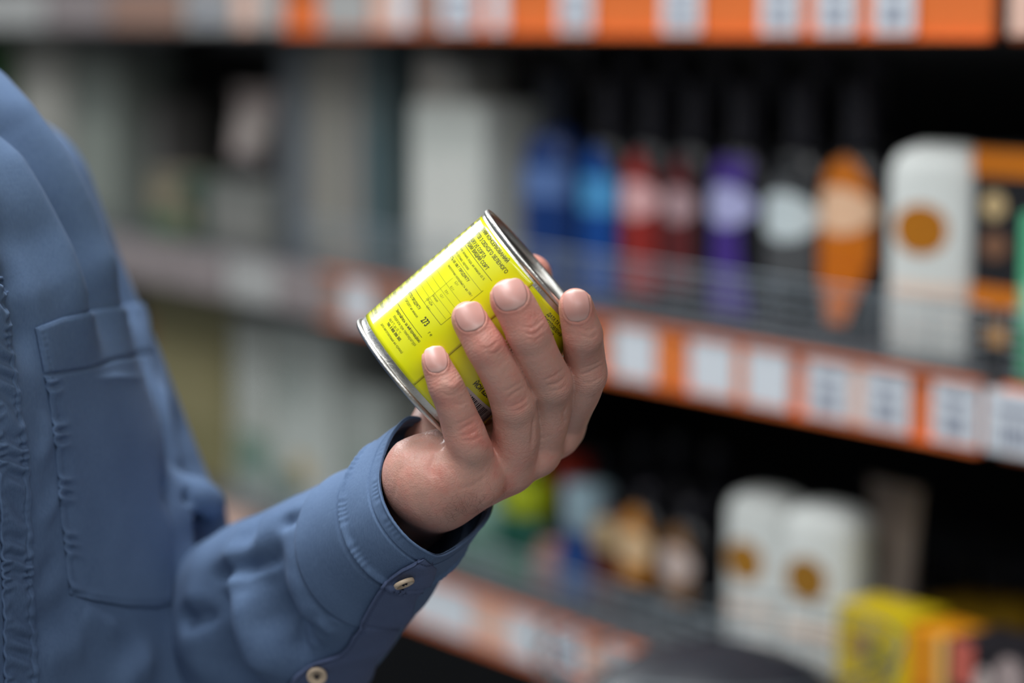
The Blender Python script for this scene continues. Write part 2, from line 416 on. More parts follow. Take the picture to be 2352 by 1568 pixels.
tags(Z_MID, [(1410, 1503, 'w', 0), (1583, 1685, 'w', 0), (1712, 1812, 'w', 0), (1850, 1952, 'w', 1), (1984, 2087, 'w', 1), (2140, 2246, 'w', 1), (2262, 2400, 'w', 1),
             (1395, 1408, 'b', 0), (1690, 1708, 'o', 0), (1956, 1982, 'p', 0), (1516, 1560, 'o', 0),
             (792, 852, 'w', 0), (858, 930, 'b', 0), (640, 745, 'd', 0), (520, 635, 'g', 0), (400, 510, 'd', 0), (250, 395, 'd', 0), (746, 788, 'b', 0), (935, 1040, 'p', 0), (1050, 1160, 'g', 0)], 'the middle shelf rail', 'price tags on the middle rail')
tags(Z_LOW, [(940, 1080, 'w', 0), (1085, 1135, 'p', 0), (1170, 1250, 'w', 0), (1262, 1335, 'w', 1), (1345, 1385, 'p', 0), (1138, 1168, 'p', 0), (1442, 1476, 'p', 0), (1395, 1440, 'w', 0), (820, 930, 'g', 0), (690, 800, 'g', 0), (590, 680, 'b', 0), (470, 580, 'p', 0), (1480, 1560, 'w', 1)], 'the lowest shelf rail', 'price tags on the lowest rail')

# ------------------------------------------------------------------ wire guards
wire = mat('guard_wire', (138, 150, 158), .5, .3)
def guard(z, t0, t1, hh, n, lab):
    o = empty('wire_guard', Q((t0 + t1) / 2, .006, z), lab, 'wire guard', 'wire guards on the shelf fronts', RZ)
    L = abs(t1 - t0)
    for k in range(n):
        zz = .004 + hh * (k / (n - 1)); bm = bmesh.new(); bm_tube(bm, [(-L / 2, 0, zz), (L / 2, 0, zz)], .0008 if k < n - 1 else .0013, 6)
        bm_obj('rail', bm, wire, o, True)
    m = int(L / .055)
    for k in range(m + 1):
        x = -L / 2 + L * k / m; bm = bmesh.new(); bm_tube(bm, [(x, .002, 0), (x, .002, hh + .004)], .0008, 6); bm_obj('upright', bm, wire, o, True)
guard(Z_MID + STRIP_H, .004, .955, .044, 6, 'wire guard in front of the coloured bottles on the middle shelf')
guard(Z_LOW + STRIP_H, .16, 1.1, .036, 5, 'wire guard in front of the bottles on the lowest shelf')
guard(Z_MID + STRIP_H, -.26, -.012, .044, 6, 'short wire guard before the green pack at the right edge')

# ================================================================== PRODUCTS
def lathe(profile, a, b, n=36, power=2.0, yshift=0.):
    V = []; 
    for r, z in profile:
        for k in range(n):
            th = 2 * math.pi * k / n; c, s_ = math.cos(th), math.sin(th)
            V.append((a * r * math.copysign(abs(c) ** (2 / power), c), yshift + b * r * math.copysign(abs(s_) ** (2 / power), s_), z))
    Fc = []
    for i in range(len(profile) - 1):
        for k in range(n): Fc.append((i * n + k, i * n + (k + 1) % n, (i + 1) * n + (k + 1) % n, (i + 1) * n + k))
    return np.array(V), np.array(Fc)
def rnd_profile(pr, cap=True):
    return [(0.001, pr[0][1])] + pr + [(0.001, pr[-1][1])] if cap else pr
def patch(a, b, power, z0, z1, half, outline, rfun=None, nu=18, nv=20, off=.0006):
    """a printed field following the bottle front; half = half angle in radians"""
    V = []
    for j in range(nv):
        t = j / (nv - 1); z = z0 + (z1 - z0) * t
        wv = {'rect': 1., 'oval': math.sqrt(max(1e-4, 1 - (2 * t - 1) ** 2)), 'dome': min(1., math.sqrt(max(1e-4, 1 - max(0, (t - .55) / .45) ** 2))),
              'waist': .62 + .38 * abs(2 * t - 1) ** 1.2, 'cup': min(1., .35 + 1.1 * t)}[outline]
        r = rfun(z) if rfun else 1.
        for i in range(nu):
            xf = math.sin(min(half, 1.45)) * wv * (2 * i / (nu - 1) - 1)
            V.append(((a * r + off) * xf, -(b * r + off) * (1 - abs(xf) ** power) ** (1 / power), z))
    return np.array(V), grid_faces(nv, nu)
def interp_profile(pr):
    zs = [p[1] for p in pr]; rs = [p[0] for p in pr]
    return lambda z: float(np.interp(z, zs, rs))
def place(name, px, e, z, label, cat, group=None, turn=0.):
    return empty(name, Q(T(px, e, z + .08), e, z), label, cat, group, RZ + turn)
def bottle(px, z, H, Wd, D, body, cap, prints, label, e=.045, group=None, capw=.42, caph=.2, power=2.4, name='bottle', cat='bottle', turn=0.):
    o = place(name, px, e + D / 2, z, label, cat, group, turn)
    bh = H * (1 - caph); a, b = Wd / 2, D / 2
    pr = [(.90, 0), (.98, .003), (1, .008), (1, bh * .45), (.99, bh * .72), (.93, bh * .86), (.75, bh * .95), (capw * 1.05, bh)]
    V, Fc = lathe(rnd_profile(pr), a, b, 40, power); mesh_np('body', V, Fc, pm(body, .35), o)
    cr = capw * a
    V, Fc = lathe(rnd_profile([(.97, bh), (1, bh + .002), (1, H - .004), (.93, H)]), cr, min(cr, b * .9), 28); mesh_np('cap', V, Fc, pm(cap, .16), o)
    rf = interp_profile(pr)
    for (f0, f1, half, outline, col) in prints:
        V, Fc = patch(a, b, power, bh * f0, bh * f1, half, outline, rf, off=.0006 + .0004 * prints.index((f0, f1, half, outline, col)))
        mesh_np('label_print', V, Fc, pm(col, .45), o)
    return o
def carton(px, z, H, Wd, D, body, panels, label, e=.04, group=None, name='carton', cat='box', turn=0.):
    o = place(name, px, e + D / 2, z, label, cat, group, turn)
    bm = bmesh.new(); bm_box(bm, (0, 0, H / 2), (Wd, D, H), .0015); bm_obj('body', bm, pm(body, .5), o)
    for (x0, x1, f0, f1, col, shape) in panels:
        bm = bmesh.new()
        cx, cz, sx, sz = (x0 + x1) / 2 * Wd, (f0 + f1) / 2 * H, abs(x1 - x0) * Wd, abs(f1 - f0) * H
        if shape == 'oval':
            r = bmesh.ops.create_cone(bm, segments=32, radius1=.5, radius2=.5, depth=1, cap_ends=True)
            bmesh.ops.rotate(bm, verts=bm.verts, matrix=Matrix.Rotation(math.pi / 2, 3, 'X'), cent=(0, 0, 0))
            bmesh.ops.scale(bm, vec=(sx, .001, sz), verts=bm.verts); bmesh.ops.translate(bm, vec=(cx, -D / 2 - .0002, cz), verts=bm.verts)
        elif shape == 'band': bm_box(bm, (0, 0, cz), (Wd + .001, D + .001, sz))
        else: bm_box(bm, (cx, -D / 2 - .0002, cz), (sx, .001, sz))
        bm_obj('printed_panel', bm, pm(col, .5), o)
    return o
def tube(px, z, H, Wd, body, cap, label, e=.05, band=None):
    o = place('cosmetic_tube', px, e + .02, z, label, 'tube', None)
    ch = .03; n = 32; V = []
    rows = 10
    for j in range(rows):
        t = j / (rows - 1); a = Wd / 2 * (.48 + .52 * t); b = Wd / 2 * .58 * (1 - t) ** .7 + .0015; zz = ch + (H - ch) * t
        for k in range(n):
            th = 2 * math.pi * k / n; V.append((a * math.cos(th), b * math.sin(th), zz))
    Fc = list(map(tuple, grid_faces(rows, n + 0))); Fc = []
    for j in range(rows - 1):
        for k in range(n): Fc.append((j * n + k, j * n + (k + 1) % n, (j + 1) * n + (k + 1) % n, (j + 1) * n + k))
    mesh_np('body', V, Fc, pm(body, .45), o)
    bm = bmesh.new(); bm_box(bm, (0, 0, H + .003), (Wd, .003, .008), .0005); bm_obj('crimp', bm, pm(body, .45), o)
    V, Fc = lathe(rnd_profile([(.96, 0), (1, .002), (1, ch - .002), (.94, ch)]), Wd * .3, Wd * .3, 28); mesh_np('cap', V, Fc, pm(cap, .3), o)
    if band:
        V, Fc = patch(Wd / 2 * .8, Wd / 2 * .4, 2., ch + (H - ch) * .25, ch + (H - ch) * .5, 1.0, 'rect', None); mesh_np('label_print', V, Fc, pm(band, .45), o)
    return o
ZM, ZL = Z_MID + STRIP_H, Z_LOW + STRIP_H
BLK, CAPK = (20, 21, 25), (40, 39, 46)
g1 = 'black bottles with coloured labels on the middle shelf'
def M(*a, **k): return bottle(a[0], ZM, *a[1:], group=g1, **k)
# (f0,f1,half-angle,outline,colour) on the bottle front
M(1278, .198, .070, .046, (6, 38, 90), (34, 38, 48), [(.02, .98, 1.25, 'rect', (2, 48, 110)), (.58, .78, 1.2, 'rect', (88, 118, 172))], 'wide blue bottle with pale blue band, left of the narrower blue bottle', caph=.26)
M(1405, .195, .059, .044, BLK, CAPK, [(.05, .95, 1.0, 'dome', (0, 66, 142)), (.55, .76, 1.05, 'rect', (74, 150, 204))], 'blue labelled bottle between the wide blue bottle and the red one', caph=.26)
M(1502, .195, .058, .044, BLK, CAPK, [(.10, .93, .95, 'dome', (142, 36, 30)), (.54, .76, 1.1, 'oval', (222, 172, 172))], 'bright red labelled bottle right of the blue bottles', caph=.26)
M(1600, .195, .054, .044, BLK, CAPK, [(.15, .92, .7, 'dome', (92, 30, 32)), (.54, .74, .85, 'oval', (176, 146, 150))], 'dark red labelled bottle between the bright red and purple ones', caph=.26)
M(1712, .195, .064, .044, BLK, CAPK, [(.06, .93, .95, 'waist', (66, 44, 128)), (.55, .78, 1.1, 'oval', (176, 178, 220))], 'purple labelled bottle between dark red and white labelled ones', caph=.26)
M(1846, .197, .068, .044, BLK, CAPK, [(.30, .86, 1.0, 'dome', (78, 80, 82)), (.50, .76, 1.2, 'oval', (204, 216, 218))], 'black bottle with a pale grey oval label, left of the orange one', caph=.26)
M(1975, .200, .068, .044, BLK, CAPK, [(.40, .96, 1.0, 'dome', (205, 112, 8)), (.10, .50, .8, 'cup', (200, 105, 10)), (.56, .80, 1.15, 'oval', (240, 196, 160))], 'orange labelled bottle next to the white bottle with the emblem', caph=.26)
# second row of dark caps behind
for n, px in enumerate((1352, 1450, 1550, 1655, 1770, 1890, 2010)):
    bottle(px, ZM, .218, .056, .042, (24, 24, 28), (52, 50, 58), [], 'plain black bottle in the second row, %s from the left' % ORD[n], e=.13, group='black bottles in the second row', caph=.25)
def whitepack(px, z, H, Wd, lab, turn=0., e=.03, gold=(176, 108, 8)):
    o = place('bottle', px, e + .024, z, lab, 'bottle', 'white bottles with golden emblem', turn)
    a, b = Wd / 2, .024
    pr = [(.95, 0), (1, .005), (1, H * .84), (.97, H * .90), (.84, H * .955), (.6, H * .985), (.42, H)]
    V, Fc = lathe(rnd_profile(pr), a, b, 44, 3.2); mesh_np('body', V, Fc, pm((222, 226, 222), .45), o)
    V, Fc = patch(a, b, 3.2, H * .49, H * .73, .58, 'oval', interp_profile(pr)); V[:, 0] -= a * .14
    mesh_np('emblem', V, Fc, pm(gold, .5), o, label='golden brown round emblem')
    V, Fc = patch(a, b, 3.2, H * .30, H * .36, .8, 'rect', interp_profile(pr)); mesh_np('label_print', V, Fc, pm((232, 208, 190), .5), o)
    return o
whitepack(2168, ZM, Zpx(330, 2160, .05) - ZM, .080, 'tall white bottle with golden emblem on the middle shelf, right of the orange labelled one', turn=.28)
o = carton(2366, ZM, Zpx(335, 2310, .05) - ZM, .064, .05, (22, 23, 28), [(-.5, .5, .87, .99, (206, 116, 14), 'band'), (-.5, .5, .28, .38, (200, 112, 20), 'band'), (-.35, .0, .68, .80, (196, 170, 124), 'oval'), (-.35, .05, .5, .62, (120, 84, 62), 'oval'), (-.25, .1, .12, .2, (190, 140, 80), 'rect')],
       'black carton with orange bands beside the tall white bottle', e=.035)
o = carton(2484, ZM, Zpx(490, 2370, .02) - ZM, .07, .045, (84, 176, 132), [(-.4, .4, .3, .6, (150, 220, 186), 'rect')], 'mint green carton at the right edge of the photo', e=.016)
# left part of the middle shelf, far away
def MC(px, py, Wd, D, body, panels, label, **k):
    e = k.get('e', .04); carton(px, ZM, Zpx(py, px, e) - ZM, Wd, D, body, panels, label, **k)
MC(10, 85, .13, .06, (14, 74, 14), [(-.3, .3, .3, .7, (40, 96, 34), 'oval')], 'dark green carton above the shoulder in the top left corner')
MC(165, 100, .14, .08, (158, 156, 148), [(-.4, .4, .5, .8, (176, 174, 166), 'rect')], 'pale grey carton right of the green one, above the shoulder')
MC(288, 118, .125, .08, (112, 118, 112), [(-.4, .4, .1, .6, (132, 138, 130), 'rect')], 'grey green carton left of the black tall carton')
MC(412, 235, .035, .06, (96, 94, 92), [(-.4, .4, .1, .9, (110, 108, 106), 'rect')], 'narrow grey carton leaning near the black tall carton', e=.075)
MC(500, 110, .22, .06, (20, 20, 24), [(-.4, .4, .75, .9, (52, 48, 54), 'rect')], 'wide black carton standing at the back left', e=.2)
MC(690, 110, .15, .06, (18, 17, 20), [(-.3, .3, .6, .8, (34, 32, 36), 'rect')], 'narrow black carton at the back, left of the slate carton', e=.19)
MC(420, 400, .07, .05, (110, 104, 88), [(-.5, .5, .1, .35, (70, 104, 78), 'band'), (-.4, .4, .5, .8, (136, 126, 104), 'rect')], 'small beige and green box in front of the black carton', e=.02)
MC(478, 410, .03, .05, (50, 74, 62), [(-.4, .4, .2, .6, (130, 120, 98), 'rect')], 'small dark green box beside the beige box', e=.02)
zt = Zpx(428, 600, .03)
MC(618, 428, .135, .08, (104, 106, 102), [(-.45, .45, .15, .75, (122, 122, 118), 'rect')], 'low grey box under the whitish tube', e=.03)
tube(590, zt + .001, Zpx(205, 590, .06) - zt - .006, .10, (150, 138, 134), (60, 58, 58), 'whitish tapered tube standing on the low grey box', e=.04, band=(172, 168, 160))
MC(758, 96, .070, .08, (88, 94, 100), [(-.1, .4, .1, .9, (104, 108, 110), 'rect')], 'slate grey tall carton right of the black cartons')
MC(826, 96, .054, .08, (136, 132, 124), [(-.2, .4, .1, .9, (148, 144, 134), 'rect')], 'warm grey tall carton right of the slate one')
MC(884, 96, .044, .08, (150, 142, 134), [(-.4, .0, .1, .9, (112, 118, 116), 'rect')], 'narrow light grey tall carton between warm grey and teal grey ones')
MC(936, 96, .046, .08, (84, 100, 102), [(-.3, .3, .1, .6, (66, 88, 94), 'rect')], 'teal grey tall carton left of the big white canister')
# big white canister with stepped shoulder
e = .035; Hc = Zpx(235, 1070, e) - ZM
o = place('canister', 1103, e + .04, ZM, 'big white canister with a stepped top, left of the blue bottles', 'canister')
bm = bmesh.new(); bm_box(bm, (0, 0, Hc / 2), (.122, .08, Hc), .008, 3); bm_obj('body', bm, pm((196, 200, 194), .5), o)
H3 = Zpx(120, 1000, e) - ZM
bm = bmesh.new(); bm_box(bm, (-.036, 0, (Hc + H3) / 2 - .02), (.045, .07, H3 - Hc + .04), .006, 3); bm_obj('handle_block', bm, pm((172, 168, 160), .5), o)
bm = bmesh.new(); bm_box(bm, (-.005, 0, Hc + .012), (.03, .06, .05), .006, 3); bm_obj('neck', bm, pm((180, 180, 174), .5), o)
bm = bmesh.new(); bm_box(bm, (0, -.0402, Hc * .45), (.10, .001, Hc * .5)); bm_obj('label_print', bm, pm((206, 208, 202), .5), o)
bottle(1222, ZM, Zpx(100, 1222, .13) - ZM, .07, .05, (104, 98, 92), (72, 68, 66), [(.3, .8, .9, 'rect', (120, 112, 106))], 'taupe bottle behind the white canister and the blue bottle', e=.12, capw=.8, caph=.3)

# ---- lowest shelf
def LZ(px, py, e=.04): return Zpx(py, px, e) - ZL
carton(505, ZL, LZ(505, 668), .22, .09, (128, 122, 84), [(-.4, .4, .3, .7, (142, 134, 96), 'rect'), (-.5, -.38, .5, .8, (140, 96, 66), 'rect')], 'big olive carton behind the sleeve, left of the pale cartons', name='carton')
carton(655, ZL, LZ(655, 745), .085, .08, (178, 182, 174), [(-.4, .4, .1, .35, (110, 138, 124), 'rect'), (-.3, .4, .5, .9, (188, 192, 186), 'rect')], 'pale grey carton right of the olive one')
carton(775, ZL, LZ(775, 760), .12, .08, (186, 192, 186), [(-.45, .0, .55, .8, (168, 176, 170), 'rect'), (-.2, .1, .15, .3, (190, 170, 130), 'rect'), (-.5, -.1, .05, .2, (84, 112, 98), 'rect')], 'white carton behind the cuff, below the white round price tag')
carton(720, ZL, LZ(720, 690, .22), .12, .06, (118, 110, 106), [(-.4, .4, .6, .9, (150, 142, 136), 'rect')], 'mauve grey carton at the back behind the white carton', e=.22)
carton(905, ZL, LZ(905, 900, .04), .09, .07, (166, 172, 166), [(-.4, .3, .2, .6, (150, 160, 152), 'rect')], 'shorter white carton just above the cuff')
def B(px, py, Wd, D, *a, **k): return bottle(px, ZL, LZ(px, py, k.get('e', .045)), Wd, D, *a, **k)
B(1108, 1120, .075, .046, (122, 158, 146), (150, 176, 166), [(.1, .6, 1.1, 'rect', (78, 118, 102))], 'pale mint bottle just right of the cuff', caph=.15, capw=.8)
B(1045, 1230, .07, .046, (64, 70, 120), (70, 76, 120), [(.2, .7, 1., 'rect', (84, 92, 140))], 'short violet blue bottle half hidden by the cuff', e=.12, caph=.12, capw=.8)
B(1212, 1118, .066, .048, (4, 74, 60), (168, 184, 22), [(.02, .42, 1.2, 'rect', (60, 112, 86)), (.45, .6, .9, 'oval', (0, 52, 42))], 'green bottle with yellow green cap right of the cuff', caph=.34, capw=.86)
B(1312, 1062, .05, .044, (120, 26, 22), (170, 44, 22), [(.3, .6, .9, 'rect', (104, 26, 24))], 'dark red bottle with orange red cap behind the light blue cap', e=.10, caph=.35, capw=.8)
B(1280, 1262, .036, .044, (152, 112, 104), (166, 122, 110), [(.3, .7, .9, 'rect', (126, 96, 96))], 'short pinkish brown bottle between the green and blue bottles', caph=.15, capw=.85)
B(1350, 1128, .051, .046, (0, 54, 116), (152, 178, 190), [(.05, .6, 1.0, 'rect', (10, 66, 128))], 'blue bottle with light blue cap left of the gold labelled bottles', caph=.40, capw=.92)
B(1420, 1150, .046, .044, (66, 26, 16), (30, 30, 34), [(.60, .95, 1.1, 'oval', (168, 146, 108)), (.2, .5, .9, 'rect', (84, 32, 20))], 'dark brown bottle with beige oval label right of the blue bottle', caph=.15)
B(1492, 1130, .050, .044, BLK, CAPK, [(.35, .98, .9, 'dome', (186, 120, 24)), (.48, .80, 1.1, 'oval', (222, 190, 148))], 'black bottle with large gold label and cream oval', caph=.14)
B(1592, 1165, .056, .044, BLK, CAPK, [(.30, .95, .8, 'dome', (120, 80, 28)), (.46, .78, .9, 'oval', (206, 188, 180))], 'black bottle with smaller gold label, left of the white emblem bottles', caph=.14)
for n, (px, py) in enumerate(((1390, 1050), (1480, 1020), (1560, 1010), (1650, 1030))):
    B(px, py, .052, .042, (30, 31, 40), (46, 46, 58), [], 'dark bottle in the back row of the lowest shelf, %s from the left' % ORD[n], e=.16, group='dark bottles at the back of the lowest shelf', caph=.25)
whitepack(1768, ZL, LZ(1752, 1133), .072, 'white bottle with golden emblem on the lowest shelf, the left one of the pair', turn=.1, gold=(158, 108, 20))
whitepack(1905, ZL, LZ(1905, 1160), .070, 'white bottle with golden emblem on the lowest shelf, the right one of the pair', turn=.22, gold=(150, 104, 22), e=.022)
tz = ZL
tube(2052, tz, LZ(2052, 1155, .07), .058, (176, 162, 152), (52, 50, 50), 'taupe tapered tube standing right of the white bottle pair', e=.082)
carton(2052, ZL, LZ(2052, 1405, .01), .070, .045, (196, 170, 10), [(-.3, .0, .55, .8, (150, 110, 40), 'oval'), (-.05, .2, .45, .75, (150, 140, 20), 'rect'), (.3, .5, 0, 1, (206, 186, 4), 'rect'), (-.5, .5, 0, .12, (170, 150, 90), 'rect')], 'yellow box in front of the right white emblem bottle', e=.0, turn=.1)
carton(2182, ZL, LZ(2165, 1462, .0), .038, .045, (214, 136, 6), [(-.3, .3, .2, .5, (170, 96, 8), 'rect'), (.3, .5, 0, 1, (226, 190, 120), 'rect')], 'orange yellow box right of the yellow box', e=.002)
for n, (px, py, w_) in enumerate(((2215, 1398, .036), (2295, 1405, .038), (2375, 1405, .036))):
    carton(px, ZL, LZ(px, py, .13), w_, .05, (138, 106, 8), [(-.4, .4, .7, .9, (160, 124, 10), 'rect')], 'dull mustard box in the bottom right corner, %s of the row from the left' % ORD[n], e=.13, group='mustard boxes in the bottom right corner')
carton(2290, ZL, LZ(2290, 1488, .0), .040, .05, (26, 22, 28), [(-.45, .05, .60, .98, (196, 98, 84), 'rect'), (.1, .5, .5, .8, (186, 172, 168), 'oval')], 'black box with a coral patch in the bottom right corner', e=.0)
carton(2385, ZL, LZ(2385, 1500, .0), .040, .05, (24, 20, 26), [(-.4, .3, .55, .9, (164, 148, 146), 'oval')], 'black box with a greyish oval patch at the right bottom edge', e=.0)
for n, (px, py) in enumerate(((2140, 1290), (2215, 1300), (2290, 1310))):
    B(px, py, .040, .042, (24, 24, 27), (42, 41, 46), [], 'squat black bottle behind the mustard boxes, %s from the left' % ORD[n], e=.19, group='squat black bottles behind the mustard boxes', caph=.3, capw=.6)

# ---- round wire basket hung before the lowest shelf with a dark lidded tub in it
bc = P(1640, 1790, 1.63)
wire_dark = mat('basket_wire', (96, 104, 108), .4, .5)
o = empty('wire_basket', bc, 'round wire basket hanging before the lowest shelf at the bottom edge', 'basket')
for k, (r, zz) in enumerate(((.124, 0), (.121, -.012), (.117, -.026), (.113, -.042))):
    bm = bmesh.new(); bm_tube(bm, [(r * math.cos(a), r * math.sin(a), .098 + zz) for a in np.linspace(0, 2 * math.pi, 72, endpoint=False)], .0010, 6, True)
    bm_obj('hoop', bm, wire_dark, o, True)
for k in range(14):
    a = 2 * math.pi * k / 14; bm = bmesh.new(); bm_tube(bm, [(.125 * math.cos(a), .125 * math.sin(a), .099), (.114 * math.cos(a), .114 * math.sin(a), .054), (.105 * math.cos(a), .105 * math.sin(a), -.045), (0, 0, -.046)], .0008, 5)
    bm_obj('rib', bm, wire_dark, o, True)
o = empty('lidded_tub', bc + np.array([0, 0, -.04]), 'dark round tub with a domed lid sitting in the round wire basket', 'tub')
V, Fc = lathe(rnd_profile([(.80, 0), (.9, .004), (.95, .07), (.96, .075)]), .098, .098, 56); mesh_np('body', V, Fc, pm((18, 20, 26), .5), o)
V, Fc = lathe(rnd_profile([(1.0, .074), (1.01, .082), (.97, .092), (.85, .104), (.6, .120), (.3, .130), (.1, .133)]), .098, .098, 56); mesh_np('lid', V, Fc, pm((24, 27, 36), .42), o)

# ================================================================== THE CAN
# can frame in camera-space mm: axis a, toward-viewer f, circumference direction m (text runs along +m)
TB = math.radians(5.1)
a2 = np.array([.763, .647, 0.]); a2 /= np.linalg.norm(a2); m2 = np.array([a2[1], -a2[0], 0.])
A_ = a2 * math.cos(TB) + np.array([0, 0, 1]) * math.sin(TB)
F_ = np.array([0, 0, 1]) * math.cos(TB) - a2 * math.sin(TB)
M_ = m2
CB = C(939.5, 880, -3.4)
HC, RC = 75.6, 34.7
def can_pt(phi, h, r):
    """phi (rad) from the front toward +m, h mm above the base, r mm -> world m"""
    phi, h, r = np.broadcast_arrays(phi, h, r)
    c = CB + h[..., None] * A_ + r[..., None] * (np.cos(phi)[..., None] * F_ + np.sin(phi)[..., None] * M_)
    return cam2world(c / 1000)
def can_sh(px, py):
    """(arc mm, height mm) of the label point seen at a pixel"""
    ph, h = 0., 40.
    for _ in range(12):
        q = lambda a, b: np.array(world2px(can_pt(np.array([a]), np.array([b]), np.array([RC + .2])))[:2])[:, 0]
        e = np.array([px, py]) - q(ph, h); J = np.stack([(q(ph + 1e-3, h) - q(ph, h)) / 1e-3, (q(ph, h + 1e-2) - q(ph, h)) / 1e-2], 1)
        d = np.linalg.solve(J, e); ph = max(-1.35, min(1.35, ph + d[0])); h += d[1]
    return ph * RC, h
canloc = cam2world(CB / 1000)
can = empty('tin_can', canloc, 'yellow labelled tin can held tilted in the hand', 'can')
def can_lathe(name, prof, material, jit=0., label=None):
    n = 128; V = []
    for i, (h, r) in enumerate(prof):
        ph = np.arange(n) * 2 * math.pi / n
        rr = np.full(n, float(r))
        if jit: rr += jit * (np.sin(ph * 23 + i) * .5 + np.sin(ph * 41 + 2.1 * i) * .5 + RNG.normal(0, .4, n))
        V.append(can_pt(ph, np.full(n, float(h)), rr))
    V = np.concatenate(V); Fc = []
    for i in range(len(prof) - 1):
        k = np.arange(n); Fc.append(np.stack([i * n + k, (i + 1) * n + k, (i + 1) * n + (k + 1) % n, i * n + (k + 1) % n], -1))
    return mesh_np(name, V, np.concatenate(Fc)[:, ::-1], material, can, off=canloc, label=label)
can_lathe('can_body', [(2.2, 34.2), (3.0, 34.1), (4.6, 34.3), (5.4, 34.5), (7, 34.5), (68, 34.5), (71.4, 34.5), (72.3, 34.2), (73.1, 34.2)], METAL, .035)
can_lathe('bottom_rim', [(1.6, 32.6), (.5, 33.2), (.1, 34.0), (.1, 34.8), (.5, 35.3), (1.2, 35.45), (2.0, 35.3), (2.5, 34.7), (2.6, 34.1)], METAL, .02)
can_lathe('bottom_end', [(1.6, 32.7), (3.4, 32.4), (3.6, 30), (3.0, 27), (3.4, 25), (3.0, .01)], LIDM)
can_lathe('top_rim', [(72.9, 34.1), (73.1, 34.9), (73.7, 35.35), (74.7, 35.45), (75.4, 35.2), (75.6, 34.6), (75.4, 33.9), (74.6, 33.4), (73.0, 33.2)], METAL, .0)
can_lathe('lid', [(74.6, 33.42), (71.4, 33.0), (70.9, 32.4), (71.1, 31.2), (71.9, 30.6), (71.9, 27), (71.3, 26.2), (71.3, 22), (71.9, 21.4), (71.9, 12), (71.4, 11), (71.4, .01)], LIDM, label='bare metal lid of the can')
# paper label with an overlap seam
SEAM = math.asin(12.8 / 5.29 / RC)
YEL = mat('label_paper', (226, 228, 4), .26, noise=.06, nscale=60, coat=.35, bump=.0)
bs = YEL.node_tree.nodes['Principled BSDF']; bs.inputs['Coat Roughness'].default_value = .10; bs.inputs['Coat Weight'].default_value = .8
nu, nv = 220, 36
ph = np.linspace(SEAM - 2 * math.pi - .03, SEAM, nu)[:, None] + np.zeros((1, nv)); t = np.linspace(0, 1, nv)[None, :] + np.zeros((nu, 1))
hh0, hh1 = 5.5, 72.1
fr = (ph - (SEAM - 2 * math.pi)) / (2 * math.pi)
H0 = hh0 + .0 * fr; H1 = hh1 - 1.1 * np.clip(1 - fr, 0, 1) ** .6 + .0 * fr
h = H0 + (H1 - H0) * t
def label_r(ph, h):
    f_ = np.where(ph > SEAM, (ph - SEAM) / (2 * math.pi), (ph - SEAM) / (2 * math.pi) + 1)
    w_ = .03 * np.sin(h * .35 + np.sin(ph * 3) * 2) * np.exp(-((ph + .2) / .6) ** 2) + .10 * np.exp(-((h - 12 - 6 * np.sin(ph * 4)) / 2.0) ** 2) * np.exp(-((ph + .12) / .35) ** 2)
    return RC + .05 + .18 * np.clip(f_, 0, 1) + w_
rr = label_r(ph, h); rr[0:3] = RC + .02
V = can_pt(ph.ravel(), h.ravel(), rr.ravel())
lab = mesh_np('paper_label', V, grid_faces(nu, nv), YEL, can, off=canloc, label='glossy yellow paper label with dark print')
sm_ = lab.modifiers.new('thickness', 'SOLIDIFY'); sm_.thickness = .00008; sm_.offset = -1
INK = mat('label_ink', (36, 40, 12), .30, coat=.8); INK2 = mat('label_ink_soft', (92, 96, 14), .30, coat=.8)
for q_ in (INK, INK2): q_.node_tree.nodes['Principled BSDF'].inputs['Coat Roughness'].default_value = .10
def wrap_xy(pts2, r=None):
    pts2 = np.asarray(pts2)
    return can_pt(pts2[:, 0] / RC, pts2[:, 1], label_r(pts2[:, 0] / RC, pts2[:, 1]) + .05)
ink_parts = {0: ([], []), 1: ([], [])}
def add_ink(which, V2, Fcs):
    Vs, Fs = ink_parts[which]; base = sum(len(v) for v in Vs); Vs.append(wrap_xy(V2)); Fs += [tuple(i + base for i in f) for f in Fcs]
def ink_text(txt, end_px, size, bold=0., which=0, start_px=None, width=.78, anchor='end'):
    """text reading around the can; end_px is where its last letter's foot stands"""
    cu = bpy.data.curves.new('t', 'FONT'); cu.body = txt; cu.size = size; cu.offset = bold; cu.resolution_u = 2
    o = bpy.data.objects.new('t', cu); COL.objects.link(o)
    dg = bpy.context.evaluated_depsgraph_get(); me = o.evaluated_get(dg).to_mesh()
    V2 = np.array([(v.co.x * width, v.co.y) for v in me.vertices]); Fcs = [tuple(p.vertices) for p in me.polygons]
    o.evaluated_get(dg).to_mesh_clear(); bpy.data.objects.remove(o); bpy.data.curves.remove(cu)
    if not len(V2): return
    s, hgt = can_sh(*end_px)
    V2[:, 0] += s - (V2[:, 0].max() if anchor == 'end' else V2[:, 0].min()); V2[:, 1] += hgt
    add_ink(which, V2, Fcs)
def ink_line(p0, p1, wdt=.16, which=0, n=24):
    """straight rule between two (s,h) points"""
    p0 = np.array(p0, float); p1 = np.array(p1, float); d = (p1 - p0) / np.linalg.norm(p1 - p0); q = np.array([-d[1], d[0]]) * wdt / 2
    V2 = []; 
    for i in range(n + 1):
        c = p0 + (p1 - p0) * i / n; V2 += [c - q, c + q]
    add_ink(which, np.array(V2), [(2 * i, 2 * i + 2, 2 * i + 3, 2 * i + 1) for i in range(n)])
ink_text('ГОРОШОК ЗЕЛЕНИЙ КОНСЕРВОВАНИЙ', (1163, 604), 2.45, .05)
ink_text('ІЗ МОЗКОВИХ СОРТІВ З СВІЖОГО ЗЕЛЕНОГО', (1161, 629), 2.45, .05)
